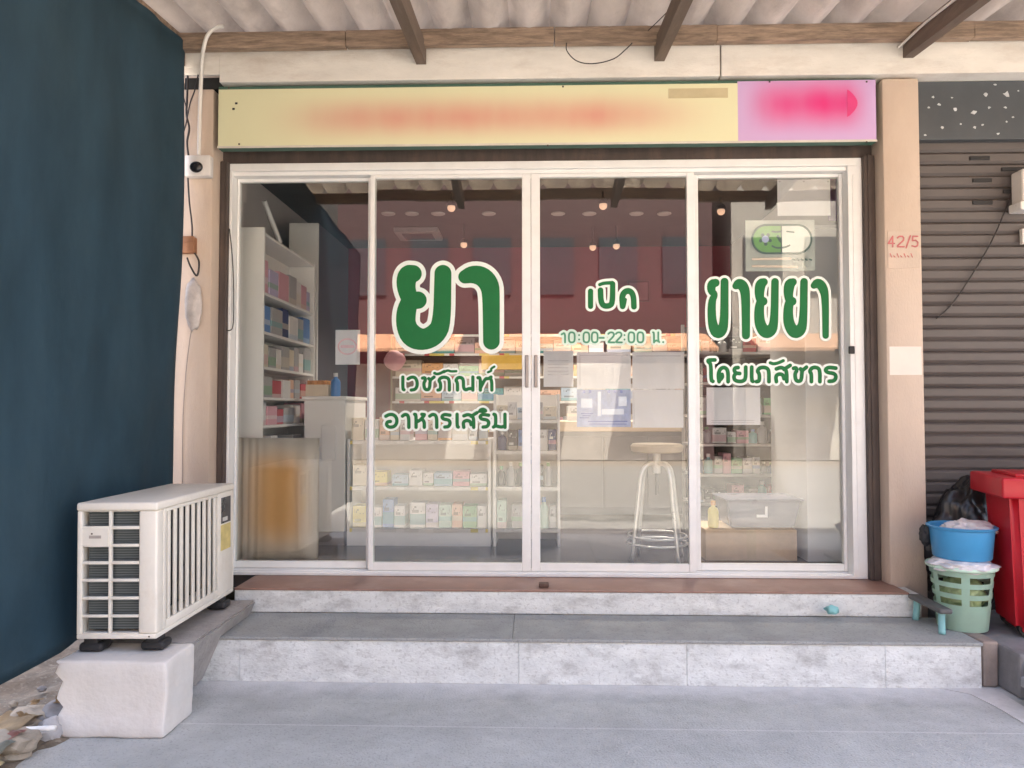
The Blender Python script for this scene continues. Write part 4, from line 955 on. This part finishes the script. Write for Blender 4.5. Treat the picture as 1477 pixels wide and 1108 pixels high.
def carton(colr, x0, x1, y0, y1, z, h, label, group):
    alt = random.choice(['white', 'blue', 'cream', 'pink', 'green', 'pale blue', 'teal'])
    k = random.randint(0, 2); lo = (.0, .3, .12)[k]; hi = (.22, .5, .55)[k]
    mt = print_mat('carton_%s_%s_%d' % (colr.replace(' ', '_'), alt.replace(' ', '_'), k), PAL[colr], tuple(.55 * a + .45 * b2 for a, b2 in zip(PAL[alt], PAL[colr])), tuple(.45 * a for a in PAL[colr]) if colr not in ('black', 'navy') else (.6, .6, .6), lo, hi)
    m = MB(); m.box(x0, x1, y0, y1, z, z + h, .0025, 1)
    return tag(m.build('carton', mt), label, 'carton', group)
def bottle(colr, capc, x, y, z, r, h, label, group):
    t_ = thing('bottle', label, 'bottle', (x, y, z), group)
    m = MB(); m.lathe([(r * .95, 0), (r, .01), (r, h * .6), (r * .85, h * .7), (r * .38, h * .78), (r * .38, h * .86)], (x, y, z), 16)
    m.build('body', mat('bottle_' + colr.replace(' ', '_'), PAL[colr], .3, .05), t_, True, 50)
    m = MB(); m.lathe([(r * .46, h * .84), (r * .46, h)], (x, y, z), 14); m.build('cap', mat('cap_' + capc.replace(' ', '_'), PAL[capc], .4, .05), t_, True, 50)
    return t_
def fill_row(x0, x1, y0, z, cols, hmin, hmax, where, group, wmin=.05, wmax=.13, gap=.006, depth=.16, bottles=.0, kindn='carton'):
    x = x0; i = 0
    while x < x1 - .03 and i < 16:
        wd = min(random.uniform(wmin, wmax), x1 - x)
        c_ = cols[i % len(cols)]; h = random.uniform(hmin, hmax)
        if random.random() < bottles:
            r_ = min(wd / 2, .034)
            bottle(c_, random.choice(['white', 'blue', 'white', 'green']), x + r_, y0 + r_ + .01, z, r_, h, '%s bottle on the %s, %s from the left' % (c_, where, ORD[i]), group); x += 2 * r_ + gap
        else:
            yy = y0 + random.uniform(0, .02)
            carton(c_, x, x + wd, yy, yy + depth, z, h, '%s carton on the %s, %s from the left' % (c_, where, ORD[i]), group); x += wd + gap
        i += 1
        if random.random() < .12: x += .03

# tall white shelving on the left, open to the right
ts = shelf_unit('tall_shelf', 'tall white shelving by the left window, seen from its end', -1.925, -1.705, .25, 1.35, DL, 2.47, [DL + .08, .90, 1.21, 1.39, 1.585, 1.81, 2.06, 2.44], openx=1)
def side_row(z, cols, hmin, hmax, where):
    y = .29; i = 0
    while y < 1.28:
        wd = min(random.uniform(.10, .22), 1.31 - y); c_ = cols[i % len(cols)]; h = random.uniform(hmin, hmax)
        carton(c_, -1.86, -1.72 - random.uniform(0, .015), y, y + wd - .008, z + .001, h, '%s carton on the %s in the tall shelving, %s from the street' % (c_, where, ORD[i]), 'cartons on the tall shelving')
        y += wd; i += 1
side_row(2.06, ['pink', 'lilac', 'pink', 'grey', 'white'], .15, .24, 'top shelf')
side_row(1.81, ['blue', 'grey', 'navy', 'white', 'grey'], .14, .2, 'second shelf')
side_row(1.585, ['cream', 'grey', 'white', 'grey'], .13, .19, 'third shelf')
side_row(1.39, ['grey', 'red', 'white', 'peach'], .10, .16, 'fourth shelf')
side_row(1.21, ['white', 'pink', 'red', 'grey'], .10, .15, 'fifth shelf')
side_row(.90, ['grey', 'white', 'pale blue', 'white'], .18, .24, 'lowest shelf')
tc_ = thing('tall_cabinet', 'tall cabinet with white front and dark side behind the shelving', 'cabinet', (-1.88, 2.0, DL))
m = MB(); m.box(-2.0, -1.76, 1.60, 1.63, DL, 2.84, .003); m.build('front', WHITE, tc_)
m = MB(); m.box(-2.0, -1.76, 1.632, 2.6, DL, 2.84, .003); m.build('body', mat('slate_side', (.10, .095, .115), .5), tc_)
m = MB(); m.tube([P(381, 290, .8), P(404, 350, 1.0)], .018, 10, 1); tag(m.build('paper_roll', PAPER, None, True, 40), 'white paper roll leaning above the tall white shelving', 'paper roll')
# white counter
wc = thing('display_counter', 'plain white counter beside the low display shelf', 'counter', (-1.49, 1.1, DL))
m = MB(); m.box(-1.63, -1.335, .86, 1.5, DL + .10, 1.38, .004); m.build('body', WHITE, wc)
m = MB(); m.box(-1.645, -1.325, .845, 1.51, 1.38, 1.405, .004); m.build('top', WHITE, wc)
m = MB(); m.box(-1.61, -1.345, .88, 1.48, DL, DL + .10); m.build('toe_kick', mat('grey_kick', (.30, .27, .27), .6), wc)
m = MB(); m.box(-1.50, -1.40, .845, .8595, .95, 1.20, .003); m.build('door', WHITE, wc)
cb = thing('open_carton', 'open carton with orange tops on the white counter', 'carton', (-1.56, .98, 1.405))
m = MB(); m.box(-1.635, -1.47, .90, 1.06, 1.405, 1.49, .003); m.build('tray', mat('cream_card', (.68, .58, .46), .7), cb)
m = MB()
for k in range(6): m.box(-1.625 + k * .025, -1.605 + k * .025, .905, 1.05, 1.475, 1.52, .004)
m.build('packets', mat('orange_packet', (.62, .28, .10), .5, .2, 20), cb)
bottle('blue', 'white', -1.43, .95, 1.405, .035, .17, 'blue bottle beside the open carton on the white counter', None)
# low display shelf
g1 = shelf_unit('display_shelf', 'low white display shelf full of cartons behind the left door', -1.32, -.30, .87, 1.25, DL, 1.10, [.47, .765, 1.09])
m = MB(); m.box(-1.302, -.318, .872, .89, DL, .45); m.build('kick_board', WHITE, g1)
fill_row(-1.29, -.33, .90, .471, ['yellow', 'white', 'blue', 'white', 'white', 'lilac', 'mint', 'peach', 'green', 'white'], .14, .20, 'bottom shelf of the low display shelf', 'cartons on the low display shelf', .07, .12)
fill_row(-1.29, -.33, .90, .766, ['cream', 'yellow', 'pale blue', 'white', 'white', 'pale blue', 'pink', 'white', 'mint'], .07, .17, 'middle shelf of the low display shelf', 'cartons on the low display shelf', .07, .14)
fill_row(-1.30, -.33, .90, 1.091, ['cream', 'white', 'peach', 'cream', 'white', 'pink', 'cream', 'orange', 'white', 'grey'], .09, .17, 'top of the low display shelf', 'cartons on the low display shelf', .06, .12)
# narrow rack
g2 = shelf_unit('narrow_rack', 'narrow white rack with dark bottles next to the low display shelf', -.28, .19, .87, 1.2, DL, 1.42, [.47, .765, 1.02, 1.24])
fill_row(-.255, .165, .89, .471, ['mint', 'grey', 'white', 'mint', 'grey'], .15, .22, 'bottom shelf of the narrow rack', 'goods on the narrow rack', .06, .09, bottles=.4)
fill_row(-.255, .165, .89, .766, ['black', 'grey', 'black', 'mint', 'black', 'grey'], .14, .19, 'second lowest shelf of the narrow rack', 'goods on the narrow rack', .05, .07, bottles=.7)
fill_row(-.255, .165, .89, 1.021, ['navy', 'black', 'blue', 'navy', 'white', 'navy'], .12, .17, 'third lowest shelf of the narrow rack', 'goods on the narrow rack', .05, .08, bottles=.5)
fill_row(-.255, .165, .89, 1.241, ['cream', 'white', 'pale blue', 'grey'], .08, .13, 'top shelf of the narrow rack', 'goods on the narrow rack', .06, .1)
# service counter
ct = thing('service_counter', 'grey service counter with tan wooden top behind the bar stool', 'counter', (.75, 2.3, DL))
m = MB(); m.box(.22, 1.36, 2.05, 2.55, DL + .06, 1.12, .004); m.build('body', mat('grey_laminate', (.20, .19, .20), .4, .05, 3), ct)
m = MB(); m.box(.18, 1.40, 2.0, 2.58, 1.12, 1.21, .006); m.build('top', mat('tan_top', (.58, .43, .30), .5, .12, 4, stretch=(.4, 3, 3)), ct)
for k in range(3):
    m = MB(); m.box(.24 + k * .375, .60 + k * .375, 2.035, 2.0495, DL + .12, 1.08, .003); m.build('panel', mat('grey_door', (.22, .21, .22), .4, .05, 3), ct)
carton('grey', .30, .52, 2.08, 2.3, 1.211, .13, 'grey carton on the service counter behind the notices', 'goods on the service counter')
m = MB(); m.box(1.0, 1.22, 2.1, 2.35, 1.211, 1.26, .004); m.box(1.02, 1.2, 2.28, 2.30, 1.26, 1.46, .004); tag(m.build('cash_register', mat('register_grey', (.45, .44, .45), .4)), 'grey cash register on the service counter', 'register')
# wall shelving at the back
ws = shelf_unit('wall_shelf', 'wide wall shelving with goods along the back of the shop', -1.5, 1.95, 3.38, 3.72, DL, 2.10, [.75, 1.1, 1.4, 1.66, 1.9, 2.10], mat('brown_shelf', (.36, .25, .18), .5, .1))
names = {1.1: 'lowest filled row', 1.4: 'second row', 1.66: 'third row', 1.9: 'uppermost row'}
for z, cols in ((1.1, ['cream', 'white', 'pink', 'grey', 'mint']), (1.4, ['white', 'peach', 'pale blue', 'cream', 'teal', 'white']), (1.66, ['cream', 'orange', 'white', 'green', 'peach', 'white', 'grey']), (1.9, ['white', 'cream', 'teal', 'grey', 'peach'])):
    fill_row(-1.46, 1.9, 3.42, z + .001, cols, .10, .19, names[z] + ' of the wall shelving', 'goods on the wall shelving', .15, .28, bottles=.0)
m = MB(); a, b2 = P(694, 512, 3.3), P(753, 533, 3.3); m.box(a.x, b2.x + .1, 3.34, 3.37, b2.z, a.z, .004); tag(m.build('header_strip', mat('amber_strip', (.72, .45, .08), .4)), 'amber strip sign on the wall shelving behind the left door', 'sign')
m = MB(); a, b2 = P(905, 405, 3.72), P(937, 435, 3.72); m.box(a.x, b2.x, 3.725, 3.745, b2.z, a.z, .004); fr = m.build('picture_frame', mat('frame_maroon', (.22, .03, .06), .4)); tag(fr, 'small framed certificate on the maroon back wall', 'picture')
m = MB(); m.box(a.x + .02, b2.x - .02, 3.7235, 3.7255, b2.z + .02, a.z - .02); m.build('picture', mat('dim_paper', (.38, .10, .15), .5), fr)
# pink pouch
m = MB(); m.ball(P(569, 520, .98), .075, 3, (1, .6, 1.0), .18, 1.5, 4); o = m.build('pink_pouch', mat('pink_fabric', (.74, .36, .40), .6), None, True)
tag(o, 'round pink pouch hanging above the low display shelf', 'pouch')
# bar stool
bs = thing('bar_stool', 'round cream seated chrome bar stool behind the notices', 'stool', (.80, .46, DL))
sxc, syc = .80, .46
CHR = mat('satin_steel', (.66, .64, .63), .3, .05, metal=.55)
m = MB(); m.lathe([(.05, 1.035), (.15, 1.035), (.165, 1.045), (.168, 1.075), (.155, 1.09), (.02, 1.095)], (sxc, syc, 0), 36); m.build('seat', mat('cream_seat', (.66, .56, .44), .5), bs, True, 40)
m = MB(); m.tube([(sxc, syc, 1.035), (sxc, syc, .90)], .024, 14, 1); m.build('column', mat('pale_steel', (.74, .71, .69), .35), bs, True, 50)
m = MB(); m.tube([(sxc, syc, .90), (sxc, syc, .76)], .011, 10, 1); m.build('screw', mat('dark_steel', (.14, .13, .13), .4, metal=.5), bs, True, 50)
for k in range(4):
    a_ = R(30 + 90 * k); dx, dy = math.cos(a_), math.sin(a_)
    m = MB(); m.tube([(sxc + dx * .02, syc + dy * .02, .965), (sxc + dx * .08, syc + dy * .08, .955), (sxc + dx * .125, syc + dy * .125, .90), (sxc + dx * .15, syc + dy * .15, .75), (sxc + dx * .205, syc + dy * .205, DL)], .0125, 10, 6); m.build('leg', CHR, bs, True)
for z, r_ in ((.50, .185), (.455, .190)):
    m = MB(); m.tube([(sxc + r_ * math.cos(k * .2094), syc + r_ * math.sin(k * .2094), z) for k in range(31)], .008, 8, 1); m.build('ring', CHR, bs, True)
# right: white cabinet, box, crate, rack
wcab = thing('white_cabinet', 'tall white cabinet side behind the right end of the glass', 'cabinet', (1.87, .7, DL))
m = MB(); m.box(1.738, 2.10, .40, 1.1, DL, 2.47, .004); m.build('body', WHITE, wcab)
m = MB(); m.box(1.73, 2.105, .39, 1.1, 2.47, 2.495, .004); m.build('top', WHITE, wcab)
m = MB(); a, b2 = P(1195, 250, .42), P(1224, 322, .42); m.box(a.x, 2.12, .42, .44, 2.53, a.z + .06, .002); tag(m.build('violet_board', mat('violet_card', (.24, .13, .34), .6)), 'violet board standing on the tall white cabinet', 'board')
TAN = mat('tan_cardboard', (.66, .48, .32), .8, .12, 6)
pb = thing('cardboard_box', 'tan cardboard box on the floor under the clear crate', 'box', (1.38, .6, DL))
m = MB(); m.box(1.10, 1.68, .42, .80, DL, .545, .004); m.build('carton', TAN, pb)
m = MB(); m.box(1.36, 1.42, .4185, .4195, DL + .01, .54); m.box(1.36, 1.42, .42, .8, .5452, .5462); m.build('tape', mat('clear_tape', (.62, .46, .29), .3), pb)
CLEAR = mat('clear_plastic', (.30, .30, .38), .3, .05, trans=.45)
cr_ = thing('storage_crate', 'clear plastic storage crate standing on the cardboard box', 'crate', (1.47, .6, .548))
m = MB()
frust(m, 1.24, 1.72, .44, .78, .548, .735, .035, .012); 
bmesh.ops.delete(m.bm, geom=[f for f in m.bm.faces if f.calc_center_median().z > .73], context='FACES')
m.build('tub', CLEAR, cr_, True, 40)
m = MB(); m.box(1.23, 1.73, .43, .79, .728, .738, .004); m.build('lid', CLEAR, cr_, True, 40)
m = MB(); q = P(1100, 740, .43); m.box(q.x - .035, q.x + .035, .440, .444, .62, .638); m.box(q.x + .02, q.x + .035, .440, .444, .638, .69); m.build('label', PAPER, cr_)
bottle('yellow', 'orange', 1.17, .5, .548, .035, .17, 'yellow bottle beside the clear crate', None)
mr = thing('metal_rack', 'steel rack crowded with small goods at the right side of the shop', 'rack', (1.65, 1.5, DL))
STEEL = mat('rack_steel', (.40, .38, .38), .4, .1, metal=.5)
for x in (1.22, 2.12):
    for y in (1.32, 1.68):
        m = MB(); m.box(x - .012, x + .012, y - .012, y + .012, DL, 2.0); m.build('post', STEEL, mr)
m = MB(); m.box(1.235, 2.105, 1.675, 1.688, DL + .1, 1.98); m.build('back_panel', mat('dark_back', (.05, .047, .05), .6), mr)
lv = [.60, .82, 1.05, 1.27, 1.52, 1.75]
for z in lv:
    m = MB(); m.box(1.208, 2.132, 1.308, 1.692, z - .02, z, .002); m.build('board', STEEL, mr)
for i, z in enumerate(lv):
    fill_row(1.24, 2.09, 1.34, z + .001, random.sample(['white', 'grey', 'black', 'pink', 'black', 'green', 'red', 'grey', 'white', 'teal', 'navy'], 8), .08, .17, '%s shelf up of the steel rack' % ORD[i], 'goods on the steel rack', .05, .11, bottles=.4)
# tan board with soft colours in the lower left window
TB, t, b = nodes_mat('faded_display_print', .6); N = t.nodes.new; L = t.links.new
tc = N('ShaderNodeTexCoord'); sp = N('ShaderNodeSeparateXYZ'); L(tc.outputs['Generated'], sp.inputs[0])
def ss(sock, a, c2):
    r = N('ShaderNodeMapRange'); r.interpolation_type = 'SMOOTHSTEP'; r.inputs[1].default_value = a; r.inputs[2].default_value = c2; L(sock, r.inputs[0]); return r.outputs[0]
def mul(a, c2):
    k = N('ShaderNodeMath'); k.operation = 'MULTIPLY'; L(a, k.inputs[0]); L(c2, k.inputs[1]); return k.outputs[0]
f = mul(mul(ss(sp.outputs[0], -.05, .5), ss(sp.outputs[0], 1.0, .6)), mul(ss(sp.outputs[2], .0, .35), ss(sp.outputs[2], 1.0, .7)))
mx = N('ShaderNodeMix'); mx.data_type = 'RGBA'; L(f, mx.inputs[0]); mx.inputs[6].default_value = (.86, .80, .73, 1); mx.inputs[7].default_value = (.86, .54, .22, 1); L(mx.outputs[2], b.inputs['Base Color'])
a, b2 = P(333, 632, .10), P(458, 808, .10)
m = MB(); 
nx = 40; rows = []
for z in np.linspace(DL + .03, a.z, 6):
    rows.append([m.bm.verts.new((a.x + (b2.x - a.x) * i / nx, .115 + (.008 * math.sin(i * 1.9) if i < 14 else .003 * math.sin(i * .7)), z)) for i in range(nx + 1)])
for r0, r1 in zip(rows, rows[1:]):
    for i in range(nx): m.bm.faces.new([r0[i], r0[i + 1], r1[i + 1], r1[i]])
bmesh.ops.solidify(m.bm, geom=m.bm.faces[:], thickness=.01)
db = m.build('display_banner', TB, None, True); tag(db, 'orange tan banner with pleated edge low behind the left window', 'banner')

# ceiling fittings
WARM = mat('warm_bulb', (1, .60, .40), .5, 0, emit=.11)
def spot(u, v, z, lit, label):
    d = RM @ Vector(((u - 738.5) / F, -(v - 554) / F, -1)); t_ = (z - CAMZ) / d.z
    q = Vector((0, CAMY, CAMZ)) + d * t_
    s = thing('ceiling_spotlight', label, 'spotlight', (q.x, q.y, q.z), 'spotlights under the dark ceiling')
    m = MB(); m.ball(q, .034, 2); m.build('bulb', WARM, s, True)
    m = MB(); m.lathe([(.040, .015), (.036, .04), (.02, .06), (.006, .065), (.006, CEIL - z)], q, 14); m.build('holder', mat('holder_dark', (.06, .055, .055), .5), s, True, 40)
    ld = bpy.data.lights.new('bulb_light', 'SPOT'); ld.energy = lit * 7.5; ld.color = (1, .88, .76); ld.shadow_soft_size = .05
    ld.spot_size = R(104); ld.spot_blend = .8
    lo = bpy.data.objects.new('bulb_light', ld); col.objects.link(lo); lo.parent = s; lo.location = (0, 0, -.06)
spot(651, 300, 2.98, 3.2, 'round warm spotlight nearest above the tall green letters')
spot(870, 297, 2.98, 3.2, 'round warm spotlight nearest above the opening hours door')
spot(669, 353, 2.90, 2.0, 'small warm spotlight at the back behind the left door')
spot(855, 357, 2.90, 2.0, 'orange glowing spotlight at the back, left of a pair')
spot(889, 355, 2.90, 2.0, 'pale glowing spotlight at the back, right of a pair')
spot(1040, 305, 2.98, 6, 'dim spotlight above the capsule window')
for k, u in enumerate((560, 594, 632, 705, 805, 850, 918, 958)):
    d = RM @ Vector(((u - 738.5) / F, -(308 - 554) / F, -1)); t_ = (CEIL - .001 - CAMZ) / d.z; q = Vector((0, CAMY, CAMZ)) + d * t_
    m = MB(); m.lathe([(.03, -.004), (.055, -.010), (.065, -.004), (.065, 0)], q, 18); tag(m.build('downlight', mat('downlight_white', (.5, .47, .46), .4), None, True, 40), 'small unlit round downlight in the dark ceiling', 'downlight', 'recessed downlights in a row')
q = P(604, 336, 3.0)
m = MB(); m.box(q.x - .22, q.x + .22, q.y - .2, q.y + .2, CEIL - .05, CEIL - .001, .01); v_ = m.build('ceiling_vent', mat('vent_grey', (.30, .28, .28), .5)); tag(v_, 'flat ceiling air vent behind the left door', 'vent')
m = MB(); m.box(q.x - .15, q.x + .15, q.y - .13, q.y + .13, CEIL - .0525, CEIL - .0505); m.build('louvre', BLACK, v_)

# ------------------------------------------------------------------ the street behind the camera (seen in the glass)
def house(x0, x1, label, wallc, roofc, awn):
    h = thing('town_house', label, 'house', ((x0 + x1) / 2, -15, 0))
    m = MB(); m.box(x0, x1, -22, -15, -.02, 8.2)
    m.build('wall', mat('house_wall_' + label.split()[0], wallc, .8, .1, 1.5), h)
    xa_ = x0 + .3
    while xa_ < x1 - 1:
        xb_ = min(xa_ + random.uniform(2.2, 4.2), x1 - .2)
        m = MB(); m.prism([(xa_, -14.98, 3.12), (xa_, -13.6, 2.72), (xa_, -13.6, 2.80), (xa_, -14.98, 3.28)], (xb_ - xa_, 0, 0)); m.build('tiled_awning', mat('house_tiles_' + label.split()[0], roofc, .7, .25, 12), h)
        xa_ = xb_ + random.uniform(.5, 1.4)
    n = int((x1 - x0) / 1.6)
    for k in range(n):
        xw = x0 + (k + .5) * (x1 - x0) / n
        m = MB(); m.box(xw - .5, xw + .5, -14.985, -14.95, 4.3, 5.8); m.build('window', mat('house_window', (.05, .055, .06), .2), h)
    m = MB(); m.box(x0 + .3, x1 - .3, -14.985, -14.9, 0, 2.5); m.build('shopfront', mat('house_front_' + label.split()[0], awn, .6, .2, 2), h)
house(-18, -5.75, 'grey town house across the street', (.30, .28, .27), (.36, .21, .13), (.48, .43, .38))
house(-5.2, 4.7, 'dark red town house across the street', (.085, .045, .045), (.50, .26, .15), (.50, .45, .40))
house(5.2, 18, 'sand town house across the street', (.36, .33, .29), (.36, .21, .13), (.52, .48, .42))
